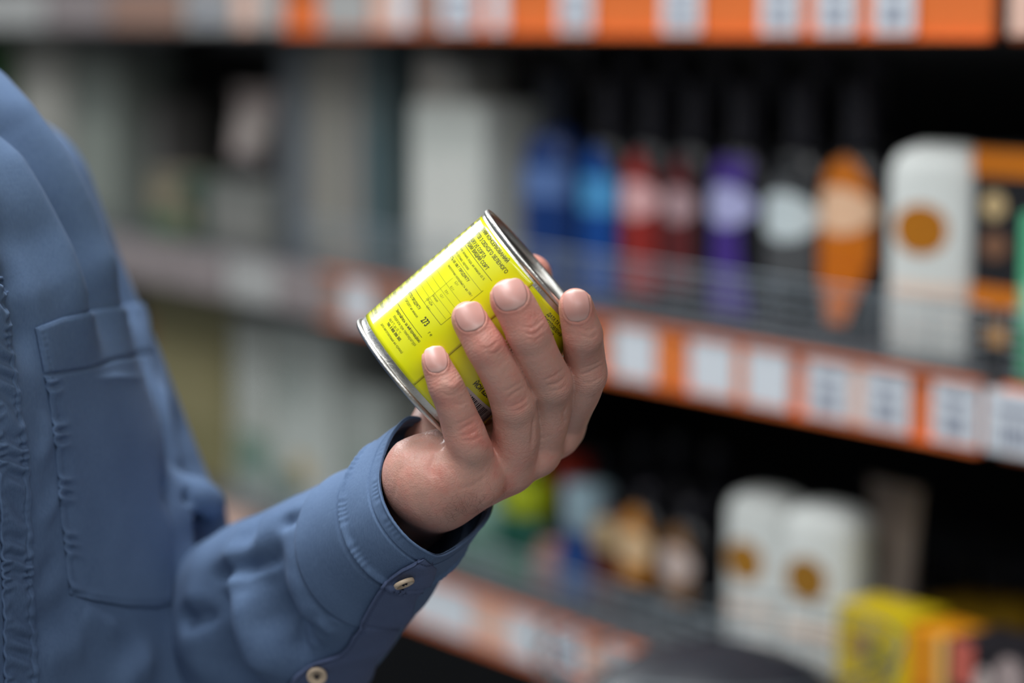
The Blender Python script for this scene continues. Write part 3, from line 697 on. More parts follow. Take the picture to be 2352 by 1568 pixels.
ink_text('ГОРОШКУ НІ СОРТА', (1111, 594), 2.4, .05)
ink_text('ПЕРШИЙ ВИЩИЙ СОРТ', (1117, 621), 2.4, .05)
s1, h1 = can_sh(1130, 645); ink_line((s1 - 34, h1), (s1, h1), .22)
ink_text('Склад: горошок зелений, вода, не менше 65 %', (1110, 644), 1.7, .0, 1)
ink_text('цукор, сіль кухонна, харчова', (1074, 620), 1.7, .0, 1)
s2, h2 = can_sh(1106, 669); ink_line((s2 - 40, h2), (s2, h2), .14, 1)
ink_text('ПОЖИВНА ЦІННІСТЬ НА 100 Г ПРОДУКТУ', (1074, 648), 1.9, .03)
ink_text('енергетична калорійність на 100 г', (1082, 682), 1.6, .0, 1)
# table: rules around the can and its closing edge along the can
h_top = can_sh(1080, 690)[1]; s_edge = can_sh(1094, 680)[0]; s_low, h_low = can_sh(1013, 746)
for (x, y) in ((1060, 697), (1046, 708), (1034, 720), (1022, 730)):
    s, hgt = can_sh(x, y); ink_line((s_low - 34, hgt), (s_low - .5, hgt), .11, 1)
ink_line((s_low - 38, h_low), (s_low, h_low), .18)
ink_line((s_low, h_low), can_sh(1110, 667), .14)
ink_line((s_low - 13.5, h_low), (s_low - 13.5, h_top), .09, 1)
for i, (x, y) in enumerate(((1050, 657), (1040, 668), (1027, 677), (1016, 686), (1003, 694), (991, 703), (985, 713))):
    ink_text(('5,3 г', '0,1 г', '7,9 г', '1,2 г', '54 ккал', '226 кДж', '3,4 г')[i], (x, y), 1.6, .0, 1)
ink_text('МАСА НЕТТО ПРОДУКТУ', (962, 712), 1.9, .03)
ink_text('ГОРОШКУ не менше', (957, 730), 1.7, .0, 1)
ink_text('273', (966, 736), 4.1, .10, 0, width=.62, anchor='start')
ink_text('г ℮', (989, 773), 2.0, .03, 0, anchor='end')
s3, h3 = can_sh(969, 775); ink_line((s3 - 32, h3), (s3, h3), .22)
ink_text('Звертайтесь за інформацією', (962, 787), 1.9, .03)
ink_text('зберігати при температурі', (952, 795), 1.9, .0, 1)
ink_text('від 0 °C до 25 °C', (917, 768), 1.7, .0, 1)
ink_text('тел. 0 800 300 305', (917, 784), 1.9, .05)
ink_text('дата виготовлення на кришці', (922, 812), 1.7, .0, 1)
# print running round the far side of the highlight
for k in range(17):
    hh = 9 + k * 3.6
    ink_line((-34.7 * 1.55, hh), (-34.7 * 1.12, hh), .12 if k % 3 else .3, k % 2, 8)
for k in range(16):
    s = -34.7 * 1.5; V2 = None
    ink_text_h = 10 + k * 3.7
    cu = 'ГОРОШОК ЗЕЛЕНИЙ' if k % 2 else 'СКЛАД ТА УМОВИ'
    c2 = bpy.data.curves.new('t', 'FONT'); c2.body = cu; c2.size = 2.1; c2.offset = .03; c2.resolution_u = 1
    ob = bpy.data.objects.new('t', c2); COL.objects.link(ob); dg = bpy.context.evaluated_depsgraph_get(); me = ob.evaluated_get(dg).to_mesh()
    V2 = np.array([(v.co.x * .75, v.co.y) for v in me.vertices]); Fx = [tuple(p.vertices) for p in me.polygons]
    ob.evaluated_get(dg).to_mesh_clear(); bpy.data.objects.remove(ob); bpy.data.curves.remove(c2)
    V2[:, 0] += -34.7 * 1.13 - V2[:, 0].max(); V2[:, 1] += ink_text_h; add_ink(0, V2, Fx)
# seam edge, small print right of it, barcode field
sS = SEAM * RC
ink_line((sS + .15, 6), (sS + .15, 71), .10, 1)
def ink_at(txt, s, hgt, size, bold=0., which=0, width=.78):
    cu = bpy.data.curves.new('t', 'FONT'); cu.body = txt; cu.size = size; cu.offset = bold; cu.resolution_u = 2
    o = bpy.data.objects.new('t', cu); COL.objects.link(o); dg = bpy.context.evaluated_depsgraph_get(); me = o.evaluated_get(dg).to_mesh()
    V2 = np.array([(v.co.x * width, v.co.y) for v in me.vertices]); Fx = [tuple(p.vertices) for p in me.polygons]
    o.evaluated_get(dg).to_mesh_clear(); bpy.data.objects.remove(o); bpy.data.curves.remove(cu)
    V2[:, 0] += s; V2[:, 1] += hgt; add_ink(which, V2, Fx)
s0, h0 = can_sh(1256, 722)
for k, tx in enumerate(('ДАТА ТА ЧАС', 'ВИГОТОВЛЕННЯ', 'ВКАЗАНІ НА', 'КРИШЦІ БАНКИ', 'Зберігати при', 'температурі', 'від 0 до 25 °C')):
    ink_at(tx, s0, h0 - k * 2.5, 2.2, .05)
s0, h0 = can_sh(1083, 884)
ink_at('ЙСИ 6250 г', s0, h0 + .6, 3.2, .12); ink_at('МАСА НЕТТО', s0, h0 + 4.8, 2.6, .1)
def flush_ink():
    for k, (Vs, Fs) in ink_parts.items():
        V = np.concatenate(Vs); bm = bmesh.new(); vs = [bm.verts.new(tuple(v - canloc)) for v in V]
        for f in Fs:
            try: bm.faces.new([vs[i] for i in f])
            except ValueError: pass
        me = bpy.data.meshes.new('label_text'); bm.to_mesh(me); bm.free(); me.materials.append((INK, INK2)[k])
        o = bpy.data.objects.new('label_text', me); COL.objects.link(o); o.parent = can
        o['label'] = 'dark printed lettering' if k == 0 else 'fine olive printed lettering'
flush_ink()
# barcode on a white patch
s0, h0 = can_sh(1074, 886)
pu = np.linspace(s0, s0 + 27, 20)[:, None] + np.zeros((1, 4)); pv = np.linspace(h0 - 15.5, h0 - .3, 4)[None, :] + np.zeros((20, 1))
mesh_np('barcode_field', can_pt((pu / RC).ravel(), pv.ravel(), np.full(pu.size, RC + .26)), grid_faces(20, 4), mat('barcode_white', (214, 205, 205), .4), can, off=canloc, label='white field of the barcode')
bm = bmesh.new(); x = s0 + 1.0; rr_ = random.Random(3)
while x < s0 + 26:
    wd = rr_.choice((.28, .45, .7)); 
    q = [tuple(v - canloc) for v in can_pt(np.array([x, x + wd, x + wd, x]) / RC, np.array([h0 - 12.5, h0 - 12.5, h0 - 1.6, h0 - 1.6]), np.full(4, RC + .34))]
    bm.faces.new([bm.verts.new(v) for v in q]); x += wd + rr_.choice((.35, .5, .8))
bm_obj('barcode_bars', bm, mat('barcode_ink', (52, 30, 40), .5), can)

# ================================================================== THE PERSON
person_loc = cam2world(C(1005, 1130, 0) / 1000)
person = empty('person', (float(person_loc[0]) - .3, 1.1, 0.), 'person in a blue chambray shirt holding up a yellow can in one hand', 'person')
poff = np.array(person.location)
# ---- hand and forearm as one sculpted surface (camera-space mm)
VOX = .6
g = Grid((-64, -112, -1105), (46, 50, -975), VOX)
def K(px, py, dz, r): return np.array([*C(px, py, dz), r])
def fing(pts): return catmull([K(*p) for p in pts], 5)
# (px, py, mm toward viewer, radius mm): knuckle at the palm, joint, joint, tip
def OC(px, py, r, press=.35):
    """a finger centre resting on the can where the photo shows it"""
    m = ((px - 939.5) * M_[0] - (py - 880) * M_[1]) / 5.45; a = ((px - 939.5) * a2[0] - (py - 880) * a2[1]) / 5.45
    return (px, py, -3.4 + a * .089 + math.sqrt(max((RC + r - press) ** 2 - m * m, 1)), r)
F5 = fing([(1092, 1094, 10, 11.2), (1082, 1050, 20, 9.6), (1076, 1018, 27, 8.9), OC(1063, 985, 8.6), OC(1045, 934, 7.7), OC(1024, 886, 7.2), OC(1008, 850, 6.3), OC(999, 827, 5.6)])
F4 = fing([(1162, 1062, 0, 12.6), (1184, 1010, 12, 10.2), (1184, 962, 20, 9.6), OC(1176, 922, 9.2), OC(1152, 864, 8.5), OC(1115, 797, 8.2), OC(1088, 752, 7.5), OC(1075, 730, 7.0)])
F3 = fing([(1225, 1022, -8, 12.6), (1252, 960, 5, 10.6), (1260, 912, 14, 10.0), OC(1261, 874, 9.5), OC(1240, 826, 8.9), OC(1212, 762, 9.0), OC(1186, 708, 8.7), OC(1171, 686, 8.4)])
F2 = fing([(1282, 975, -24, 12.0), (1312, 935, -8, 9.3), (1334, 893, 5, 9.0), (1343, 852, 13, 9.1), (1341, 805, 21, 8.6), OC(1337, 764, 8.3), OC(1327, 722, 7.5), OC(1322, 700, 7.0)])
hand = g.new()
for Fg, d in ((F5, 1), (F4, 1), (F3, 1), (F2, 1)):
    one = g.new(); g.chain(one, Fg, .6)
    tip, prev = Fg[-1], Fg[-5]
    hand = smin(hand, one, .7)
palm = g.new()
for p, q in (((1000, 1112, 12, 16), (1090, 1100, 12, 12.0)), ((1010, 1112, 4, 17.5), (1160, 1066, -2, 12.8)), ((1018, 1108, -6, 17.5), (1222, 1028, -12, 12.8)),
             ((1030, 1100, -18, 17), (1276, 975, -26, 12.0)), ((978, 1098, 10, 18), (1040, 1085, 16, 14)), ((1060, 1070, -8, 16), (1215, 1000, -24, 14)),
             ((1008, 1012, -30, 13), (1020, 1090, -20, 18)), ((998, 1116, 0, 19), (925, 1158, -46, 21)), ((925, 1158, -46, 21), (840, 1235, -100, 27)),
             ((985, 1002, -26, 8.6), (1006, 962, -34, 11)), ((982, 1088, 8, 17), (1022, 1050, 8, 12)), ((1008, 1012, -30, 13), (1110, 930, -50, 13)), ((1110, 930, -50, 13), (1230, 960, -40, 12))):
    g.cone(palm, K(*p)[:3], K(*q)[:3], p[3], q[3], 7.)
hand = smin(hand, palm, 4.5)
th = g.new(); g.chain(th, fing([(1010, 1010, -34, 13), (1110, 900, -52, 12.5), (1180, 750, -50, 10.5), (1212, 680, -48, 10.2), (1219, 632, -45, 9.6)]), 1.)
hand = smin(hand, th, 3.)
# joint bumps
def bump(px, py, dz, r, k=3.): g.cone(hand, C(px, py, dz), C(px + 1, py, dz), r, r, k)
for F_g, pts_ in ((F5, (15, 25)), (F4, (15, 25)), (F3, (15, 25)), (F2, (15, 25))):
    for q_ in pts_:
        c_ = F_g[q_]; k_ = np.array([-CB[0], 0, 0]); ax0 = CB + A_ * ((c_[:3] - CB) @ A_); out = c_[:3] - ax0; out /= np.linalg.norm(out)
        p_ = c_[:3] + out * 2.1; g.cone(hand, p_, p_ + 1e-3, c_[3] - 1.3, c_[3] - 1.3, 3.)
for b in ((1098, 1104, 14, 10.0), (1282, 1002, -18, 9.2), (1232, 1045, -4, 9.2)): bump(*b)
# flatten the pads against the can
X, Y, Z = g.ax[0][:, None, None], g.ax[1][None, :, None], g.ax[2][None, None, :]
hx, hy, hz = X - CB[0], Y - CB[1], Z - CB[2]
ax_ = hx * A_[0] + hy * A_[1] + hz * A_[2]
rad = np.sqrt(np.maximum(hx * hx + hy * hy + hz * hz - ax_ * ax_, 0))
dcan = np.maximum(rad - (RC + .9), np.maximum(-ax_, ax_ - HC)); del hx, hy, hz, rad, ax_
hand = -smin(-hand, dcan, .8); del dcan
Vc, Fh = surface_nets(g, hand.astype(np.float32)); del hand, palm, th
Vw = cam2world(Vc / 1000)
Nh = vnormals(Vw, Fh)
ctr = Vw.mean(0)
if ((Vw - ctr) * Nh).sum() < 0: Fh = Fh[:, ::-1]; Nh = -Nh
# keep the one connected surface
def largest(V, Fc):
    n = len(V); lab_ = np.arange(n)
    for _ in range(400):
        m = lab_[Fc].min(1); new = lab_.copy(); np.minimum.at(new, Fc.ravel(), np.repeat(m, Fc.shape[1])); new = new[new]
        if (new == lab_).all(): break
        lab_ = new
    u, c = np.unique(lab_, return_counts=True); keep = lab_ == u[c.argmax()]
    mp = np.cumsum(keep) - 1; f = Fc[keep[Fc].all(1)]
    return V[keep], mp[f], keep
Vw, Fh, kp = largest(Vw, Fh); Nh = Nh[kp]
for _ in range(2):      # relax the voxel steps
    A = np.zeros_like(Vw); c = np.zeros(len(Vw))
    for k in range(4):
        np.add.at(A, Fh[:, k], Vw[Fh[:, (k + 1) % 4]]); np.add.at(c, Fh[:, k], 1)
    Vw = Vw * .5 + A / np.maximum(c, 1)[:, None] * .5
Nh = vnormals(Vw, Fh)
if ((Vw - ctr) * Nh).sum() < 0: Nh = -Nh
bv = bvh_of(Vw, Fh)
mmm = .001
creases = []
def fold(pts, d=-.42, s=.5): creases.append((pts, d * mmm, s * mmm))
# little finger
fold([(1043, 925), (1055, 930), (1068, 925)], -.4, .45); fold([(1010, 900), (1035, 908), (1062, 894)], -.3, .45); fold([(1016, 880), (1040, 886), (1058, 872)], .3, .9)
fold([(1048, 992), (1070, 980), (1092, 968)], -.4, .45); fold([(1052, 1002), (1075, 998), (1100, 985)], -.35, .45); fold([(1048, 975), (1075, 962), (1095, 950)], -.3, .4); fold([(1060, 1012), (1085, 1010), (1108, 998)], -.35, .5)
# ring finger
fold([(1118, 810), (1138, 812), (1152, 798)], -.5, .5); fold([(1108, 800), (1125, 798), (1142, 786)], -.3, .45); fold([(1125, 822), (1145, 818), (1158, 805)], -.25, .45)
fold([(1166, 915), (1185, 900), (1212, 884)], -.4, .5); fold([(1172, 935), (1195, 925), (1216, 908)], -.4, .5); fold([(1180, 945), (1200, 938), (1218, 925)], -.3, .5); fold([(1160, 900), (1180, 888), (1205, 874)], -.3, .45)
# middle finger
fold([(1205, 762), (1225, 768), (1250, 748)], -.5, .5); fold([(1200, 750), (1222, 752), (1245, 735)], -.3, .45); fold([(1208, 777), (1230, 780), (1248, 768)], -.3, .45)
fold([(1252, 872), (1275, 862), (1298, 845)], -.4, .5); fold([(1255, 885), (1280, 880), (1300, 865)], -.4, .5); fold([(1262, 898), (1285, 895), (1299, 885)], -.3, .5)
# index finger
fold([(1332, 862), (1358, 852), (1384, 838)], -.45, .5); fold([(1338, 846), (1360, 838), (1382, 828)], -.3, .45); fold([(1340, 880), (1360, 878), (1380, 865)], -.3, .5)
fold([(1335, 768), (1355, 776), (1375, 766)], -.3, .45); fold([(1330, 752), (1350, 758), (1370, 748)], -.25, .45)
# between fingers / back and heel of the hand
fold([(1226, 960), (1224, 1000), (1222, 1025)], -.7, .9); fold([(1302, 930), (1295, 955), (1300, 972)], -.5, .8)
fold([(1140, 985), (1128, 1010), (1132, 1045)], .5, 1.6)
fold([(1000, 1046), (990, 1070), (992, 1095)], -.7, .8); fold([(1010, 1030), (1022, 1020)], -.6, .9)
fold([(1010, 1055), (1006, 1085), (1016, 1110)], -.3, .6)
fold([(925, 1060), (912, 1100), (903, 1150)], -.35, .8); fold([(945, 1050), (925, 1085)], -.2, .6); fold([(960, 1045), (945, 1075)], -.2, .6)
fold([(965, 1000), (985, 995), (1008, 1000)], -.3, .6); fold([(950, 1015), (985, 1012), (1010, 1018)], -.35, .8)
fold([(1080, 1060), (1098, 1085), (1112, 1080)], -.3, 1.2); fold([(1050, 1125), (1090, 1112), (1120, 1090)], -.3, .9)
fold([(1265, 1000), (1240, 1010)], -.15, .8)
Vw, _ = sculpt(Vw, Nh, bv, creases)
# nails: (finger, centre px, direction base->tip px, width px, length px, axis lean)
NAILS = [((1001, 825), (-12, -58), 53, 62), ((1080, 727), (-22, -58), 68, 66), ((1172, 677), (-22, -62), 78, 72), ((1324, 702), (-8, -66), 62, 74)]
bv = bvh_of(Vw, Fh); px_, py_, dp_ = world2px(Vw)
oc = np.array([0, 0, CAMZ]); facing = ((Vw - oc) * Nh).sum(1) < 0
nail_sets = []
for (cx, cy), (dx, dy), wd, ln in NAILS:
    L_ = math.hypot(dx, dy); ux, uy = dx / L_, dy / L_          # base -> tip
    rx, ry = -uy, ux
    hit = ray_px(bv, cx, cy)[0]; depth = world2px(np.array(hit))[2]
    v_ = ((px_ - cx) * ux + (py_ - cy) * uy) / (ln / 2); u_ = ((px_ - cx) * rx + (py_ - cy) * ry) / (wd / 2)
    # flatter at the free edge, rounded at the root
    q = (np.abs(u_) ** 2.6 + np.abs(v_) ** np.where(v_ > 0, 2.6, 2.2)) ** (1 / 2.5)
    near = facing & (np.abs(dp_ - depth) < .014) & (q < 1.6)
    d = np.zeros(len(Vw)); 
    d[near] = np.where(q[near] < 1, -.45 * np.clip((1 - q[near]) / .12, 0, 1), 0) + .32 * np.exp(-((q[near] - 1.09) / .085) ** 2) * np.where(v_[near] < .55, 1, .2)
    Vw = Vw + Nh * (d * mmm)[:, None]
    nail_sets.append((cx, cy, ux, uy, rx, ry, wd, ln))
# colour: redness at joints and tips, browner toward the wrist
tone = np.full(len(Vw), .36)
for (x, y, r, a) in ((1082, 990, 30, .48), (1040, 890, 34, .15), (1195, 925, 34, .32), (1134, 800, 36, .25), (1275, 878, 34, .22), (1222, 755, 38, .22), (1352, 862, 36, .1), (1352, 765, 36, .12),
                     (1000, 830, 60, .22), (1080, 735, 66, .25), (1172, 690, 70, .25), (1325, 710, 66, .22), (1125, 1020, 24, .3), (1205, 990, 50, -.1), (1085, 1068, 34, -.35), (1150, 1110, 90, .1), (990, 1100, 60, .12), (1240, 605, 60, .3), (1240, 940, 60, -.2), (1340, 930, 60, -.12)):
    tone += a * np.exp(-((px_ - x) ** 2 + (py_ - y) ** 2) / (2 * (r * .7) ** 2))
# wrinkle waves crossing each finger, strongest at the joints
wave = np.zeros(len(Vw)); Vcam = np.stack([Vw[:, 0], (Vw[:, 1] * ST + (Vw[:, 2] - CAMZ) * CT), -(Vw[:, 1] * CT - (Vw[:, 2] - CAMZ) * ST)], -1) * 1000
for Fg in (F5, F4, F3, F2):
    P_ = Fg[:, :3]; seg = np.linalg.norm(np.diff(P_, axis=0), axis=1); cum = np.concatenate([[0], np.cumsum(seg)])
    best = np.full(len(Vw), 1e9); arc = np.zeros(len(Vw))
    for i in range(len(seg)):
        ab = P_[i + 1] - P_[i]; t_ = np.clip(((Vcam - P_[i]) @ ab) / (ab @ ab), 0, 1); dd = np.linalg.norm(Vcam - P_[i] - t_[:, None] * ab, axis=1)
        m = dd < best; best[m] = dd[m]; arc[m] = cum[i] + t_[m] * seg[i]
    on = best < 14; jt = [cum[15], cum[25]]
    amp = sum(np.exp(-((arc - j) / 5.0) ** 2) for j in jt) * .8 + .12
    ph_ = arc * 2 * math.pi / 1.25 + 1.3 * np.sin(Vcam[:, 0] * .9) + 1.1 * np.sin(Vcam[:, 1] * .7 + Vcam[:, 0] * .4)
    wave = np.where(on & (arc > 4), np.sin(ph_) * amp * .5, wave)
body = mesh_np('body', Vw, Fh, SKIN, person, attrs={'tone': np.clip(tone, 0, 1), 'wave': wave}, off=poff, label='bare left hand and wrist, fingers closed over the can')
bv = bvh_of(Vw, Fh)
# nail plates, sub-parts of the body
for (cx, cy, ux, uy, rx, ry, wd, ln) in nail_sets:
    nu, nv = 21, 23; V = np.zeros((nu, nv, 3)); tn = np.zeros((nu, nv)); c3 = []; 
    # smooth plate: fit a quadratic depth to the skin under it
    su, sv, sd = [], [], []
    for a in np.linspace(-.95, .95, 13):
        for b in np.linspace(-.9, .8, 11):
            hit = ray_px(bv, cx + rx * a * wd / 2 + ux * b * ln / 2, cy + ry * a * wd / 2 + uy * b * ln / 2)[0]
            if hit is None: continue
            dpt = world2px(np.array(hit))[2]; su.append(a); sv.append(b); sd.append(dpt)
    su, sv, sd = map(np.array, (su, sv, sd)); md = np.median(sd); ok = np.abs(sd - md) < .006
    Am = np.stack([np.ones(ok.sum()), su[ok], sv[ok], su[ok] ** 2, sv[ok] ** 2, su[ok] * sv[ok], su[ok] ** 4], -1); co, *_ = np.linalg.lstsq(Am, sd[ok], rcond=None)
    for i, u in enumerate(np.linspace(-1, 1, nu)):
        for j, v in enumerate(np.linspace(-1, 1, nv)):
            wv = (1 - abs(v) ** (2.2 if v < 0 else 3.2)) ** (1 / 2.6) if abs(v) < 1 else 0
            a, b = u * max(wv, .02) * .985, v * .985
            dpt = co @ np.array([1, a, b, a * a, b * b, a * b, a ** 4]) - .00042
            V[i, j] = P(cx + rx * a * wd / 2 + ux * b * ln / 2, cy + ry * a * wd / 2 + uy * b * ln / 2, dpt)
            tn[i, j] = (b + 1) / 2
    lun = tn.copy()
    o = mesh_np('fingernail', V.reshape(-1, 3), grid_faces(nu, nv), NAIL, body, attrs={'tone': lun.ravel()}, off=poff)
    so = o.modifiers.new('thickness', 'SOLIDIFY'); so.thickness = .0004; so.offset = 0
# fine dark hairs on the wrist
bm = bmesh.new(); rh = random.Random(5)
for _ in range(115):
    x = rh.gauss(1052, 40); y = rh.gauss(1160 - (x - 1050) * .30, 15)
    hit, nrm = ray_px(bv, x, y)
    if hit is None: continue
    d = Vector(nrm).normalized()
    if d.dot(hit - Vector((0, 0, CAMZ))) > 0: d = -d
    ang = rh.uniform(-2.6, .5); q = Vector(cam2world(np.array([math.cos(ang), math.sin(ang), 0]))) - Vector(cam2world(np.zeros(3)))
    q = (q - d * q.dot(d)).normalized(); r2 = d.cross(q); L = rh.uniform(.002, .0055); cv = rh.uniform(-1.2, 1.2)
    pts = [Vector(hit) - Vector(poff) + q * L * t + r2 * L * .35 * cv * math.sin(2.2 * t) + d * (.0004 + .0012 * math.sin(math.pi * min(1, t * 1.1))) for t in np.linspace(0, 1, 6)]
    bm_tube(bm, pts, [.000034, .000034, .00003, .000026, .00002, .00001], 3)
o = bm_obj('arm_hair', bm, mat('body_hair', (112, 76, 60), .6), body, label='sparse dark hairs on the wrist'); o['kind'] = 'stuff'

# ---- shirt: torso and upper sleeve sculpted in world millimetres
def noise3(V, sc, seed):
    r = np.random.default_rng(seed); out = np.zeros(len(V))
    for _ in range(10):
        k = r.normal(0, 1, 3); k /= np.linalg.norm(k); out += np.sin((V @ k) * sc * r.uniform(.6, 1.5) + r.uniform(0, 6.28))
    return out / 10
lo = np.array((-620., 780., 900.)); hi = np.array((-60., 1480., 1660.)); g = Grid(lo, hi, 3.2)
X, Y, Z = g.ax[0][:, None, None], g.ax[1][None, :, None], g.ax[2][None, None, :]
phi = np.radians(70 - 12 * np.clip((1450 - Z) / 250, 0, 1.2)); cl, sl_ = np.cos(phi), np.sin(phi)
Ax, Ay = -212.0 - 5 * np.clip((Z - 1350) / 150, -1, 1.5), 1038.0 + 0 * Z
Ay = Ay + 45 * np.clip((Z - 1430) / 100, 0, 1.5) ** 1.5; Ax = Ax - 30 * np.clip((Z - 1430) / 100, 0, 1.5)
bb = 112.0
Cx, Cy = Ax - sl_ * bb, Ay + cl * bb
u = (X - Cx) * cl + (Y - Cy) * sl_; v = (X - Cx) * sl_ - (Y - Cy) * cl
aa = 172.0 - 12 * np.clip((1300 - Z) / 200, 0, 1) - 30 * np.clip((Z - 1350) / 70, 0, 1)
tor = ((np.abs(u) / aa) ** 3.2 + (np.abs(v) / bb) ** 3.2) ** (1 / 3.2); tor = (tor - 1) * bb
top = Z - (1560 - .42 * np.maximum(np.abs(u) - 60, 0) - .25 * np.abs(v)); tor = -smin(-tor, -top * .9, 60.)
tor = np.maximum(tor, 915 - Z).astype(np.float32)
Sj = P(-8, 480, 1.262) * 1000; El = P(388, 1540, 1.275) * 1000
arm = g.new(); g.cone(arm, Sj, El, 53, 56, 0, 20); g.cone(arm, El, P(470, 1500, 1.23) * 1000, 54, 55, 30, 20)
lip = g.new()
for p_, q_, r_ in (((372, 1262, 1.214), (482, 1194, 1.234), 10), ((375, 1212, 1.212), (455, 1152, 1.226), 11)):
    g.cone(lip, P(*p_) * 1000, P(*q_) * 1000, r_, r_ * .8, 3, 14)
arm = smin(arm, lip, 9.)
tor = smin(tor, arm, 26.)
cav = g.new()
for p_, q_, r_ in (((360, 1310, 1.206), (545, 1212, 1.250), 15), ((372, 1238, 1.204), (436, 1190, 1.216), 7), ((372, 1188, 1.202), (402, 1158, 1.210), 6)):
    g.cone(cav, P(*p_) * 1000, P(*q_) * 1000, r_, r_, 0, 14)
tor = -smin(-tor, cav, 5.)
# the other arm, hanging, outside the frame
Sr = np.array([-352., 905., 1462.]); Er = np.array([-430., 850., 1180.]); arm = g.new(); g.cone(arm, Sr, Er, 62, 54, 0, 20); tor = smin(tor, arm, 30.)
nk = g.new(); g.cone(nk, (-332, 1090, 1500), (-318, 1085, 1600), 64, 60, 0, 20); tor = smin(tor, nk, 30.)
Vt, Ft = surface_nets(g, tor); Vt, Ft, _ = largest(Vt, Ft); Nt = vnormals(Vt, Ft)
if ((Vt - Vt.mean(0)) * Nt).sum() < 0: Ft = Ft[:, ::-1]; Nt = -Nt
for _ in range(2):
    A = np.zeros_like(Vt); c = np.zeros(len(Vt))
    for k in range(4): np.add.at(A, Ft[:, k], Vt[Ft[:, (k + 1) % 4]]); np.add.at(c, Ft[:, k], 1)
    Vt = Vt * .4 + A / c[:, None] * .6
Vt = Vt / 1000; bt = bvh_of(Vt, Ft)
st = []
WS = 1.0
def wr(pts, h, s): st.append((pts, h * .001, s * .001 * WS))
# long soft folds falling from the shoulder
wr([(-40, 190), (0, 265), (60, 350), (120, 450), (180, 570), (225, 690), (240, 760)], -15, 10); wr([(-20, 150), (30, 255), (100, 350), (160, 460), (215, 590), (260, 700)], 8, 13)
wr([(-20, 300), (50, 420), (110, 540), (160, 670), (190, 760)], 9, 11); wr([(0, 480), (40, 600), (50, 720), (70, 830)], -5, 7); wr([(20, 620), (60, 700), (72, 800)], -4, 6)
wr([(240, 560), (268, 640), (305, 730)], -6, 7); wr([(60, 520), (120, 650), (150, 720)], -4, 8)
# the sleeve crumples above the bent elbow
wr([(360, 880), (372, 960), (390, 1050), (400, 1100)], 7, 8); wr([(408, 960), (425, 1040), (440, 1080)], -6, 8)
wr([(376, 1085), (384, 1115), (378, 1135)], -8, 6); wr([(455, 1130), (480, 1150), (505, 1165)], 3, 8)
# chest below and beside the pocket
wr([(180, 1400), (240, 1440), (270, 1450)], 2.0, 5); wr([(80, 1440), (140, 1400), (170, 1390)], -1.8, 5); wr([(100, 1520), (180, 1480)], 1.6, 6); wr([(280, 1568), (330, 1520)], 3, 8)
wr([(90, 1200), (115, 1160), (120, 1120)], 1.4, 3); wr([(90, 1330), (120, 1290)], -1.4, 3.5); wr([(85, 1060), (108, 1010), (100, 960)], 1.2, 3)
chest = [(a_, h_ * (1.8 if h_ * h_ < 1e-5 else 1), s_) for a_, h_, s_ in st]
Vt, _ = sculpt(Vt, Nt, bt, chest)
Vt = Vt + Nt * (noise3(Vt, 34, 3) * .0026 + noise3(Vt, 90, 4) * .0011 + noise3(Vt, 230, 5) * .0003)[:, None]
shirt = mesh_np('shirt', Vt, Ft, CLOTH, person, off=poff, label='blue chambray shirt body and upper sleeve')
bt = bvh_of(Vt, Ft)
def on_surface(bvh, poly_rows, nu, nv, off, fn=None):
    """grid between pixel rows laid on a surface, lifted by off metres toward its outside"""
    V = np.zeros((nu, nv, 3)); last = None
    for i in range(nu):
        for j in range(nv):
            a, b = i / (nu - 1), j / (nv - 1); x, y = poly_rows(a, b)
            hit, n = ray_px(bvh, x, y)
            o = Vector((0, 0, CAMZ))
            if hit is None: V[i, j] = np.nan; continue
            n = Vector(n)
            if n.dot(hit - o) > 0: n = -n
            d = off(a, b) if callable(off) else off
            V[i, j] = np.array(hit + n * d)
    # fill misses from neighbours
    for i in range(nu):
        for j in range(nv):
            if np.isnan(V[i, j, 0]):
                c = [V[p, q] for p, q in ((i - 1, j), (i, j - 1), (i + 1, j), (i, j + 1)) if 0 <= p < nu and 0 <= q < nv and not np.isnan(V[p, q, 0])]
                if c: V[i, j] = np.mean(c, 0)
    return V
def lerp(a, b, t): return a + (b - a) * t
def poly_at(pts, t):
    pts = np.array(pts, float); s = np.concatenate([[0], np.cumsum(np.hypot(*np.diff(pts, axis=0).T))]); s /= s[-1]
    return np.array([np.interp(t, s, pts[:, 0]), np.interp(t, s, pts[:, 1])])
# chest pocket
PT, PB = [(78, 752), (140, 728), (240, 706), (322, 698), (338, 702)], [(158, 1362), (205, 1380), (290, 1392), (360, 1394), (392, 1385)]
PL_, PR_ = [(78, 752), (100, 868), (118, 960), (128, 1060), (140, 1200), (158, 1362)], [(338, 702), (350, 860), (368, 1000), (385, 1180), (395, 1300), (392, 1385)]
def coons(a, b):
    t, bo, l, r = poly_at(PT, a), poly_at(PB, a), poly_at(PL_, b), poly_at(PR_, b)
    c = (1 - a) * (1 - b) * np.array(PT[0]) + a * (1 - b) * np.array(PT[-1]) + (1 - a) * b * np.array(PB[0]) + a * b * np.array(PB[-1])
    return (1 - b) * t + b * bo + (1 - a) * l + a * r - c
def pk_off(a, b):
    ed = min(a, 1 - a, b * 2, (1 - b) * 2); d = .0012 + .0009 * min(1, ed / .03)
    d -= .0017 * math.exp(-((b - .178 - .012 * math.sin(a * 5)) / .006) ** 2)             # hem line
    d -= .0005 * math.exp(-((a - .055) / .008) ** 2) * (.6 + .4 * math.sin(b * 260))
    d -= .0005 * math.exp(-((b - .985) / .004) ** 2)
    if a < .22 and b > .2: d += .0010 * math.sin(b * 95 + 3 * math.sin(b * 31)) * math.exp(-((a - .05) / .06) ** 2)
    d += .0012 * math.exp(-((b - .235 - .03 * (a - .6)) / .012) ** 2) * math.exp(-((a - .62) / .16) ** 2)
    return d
nu, nv = 90, 190
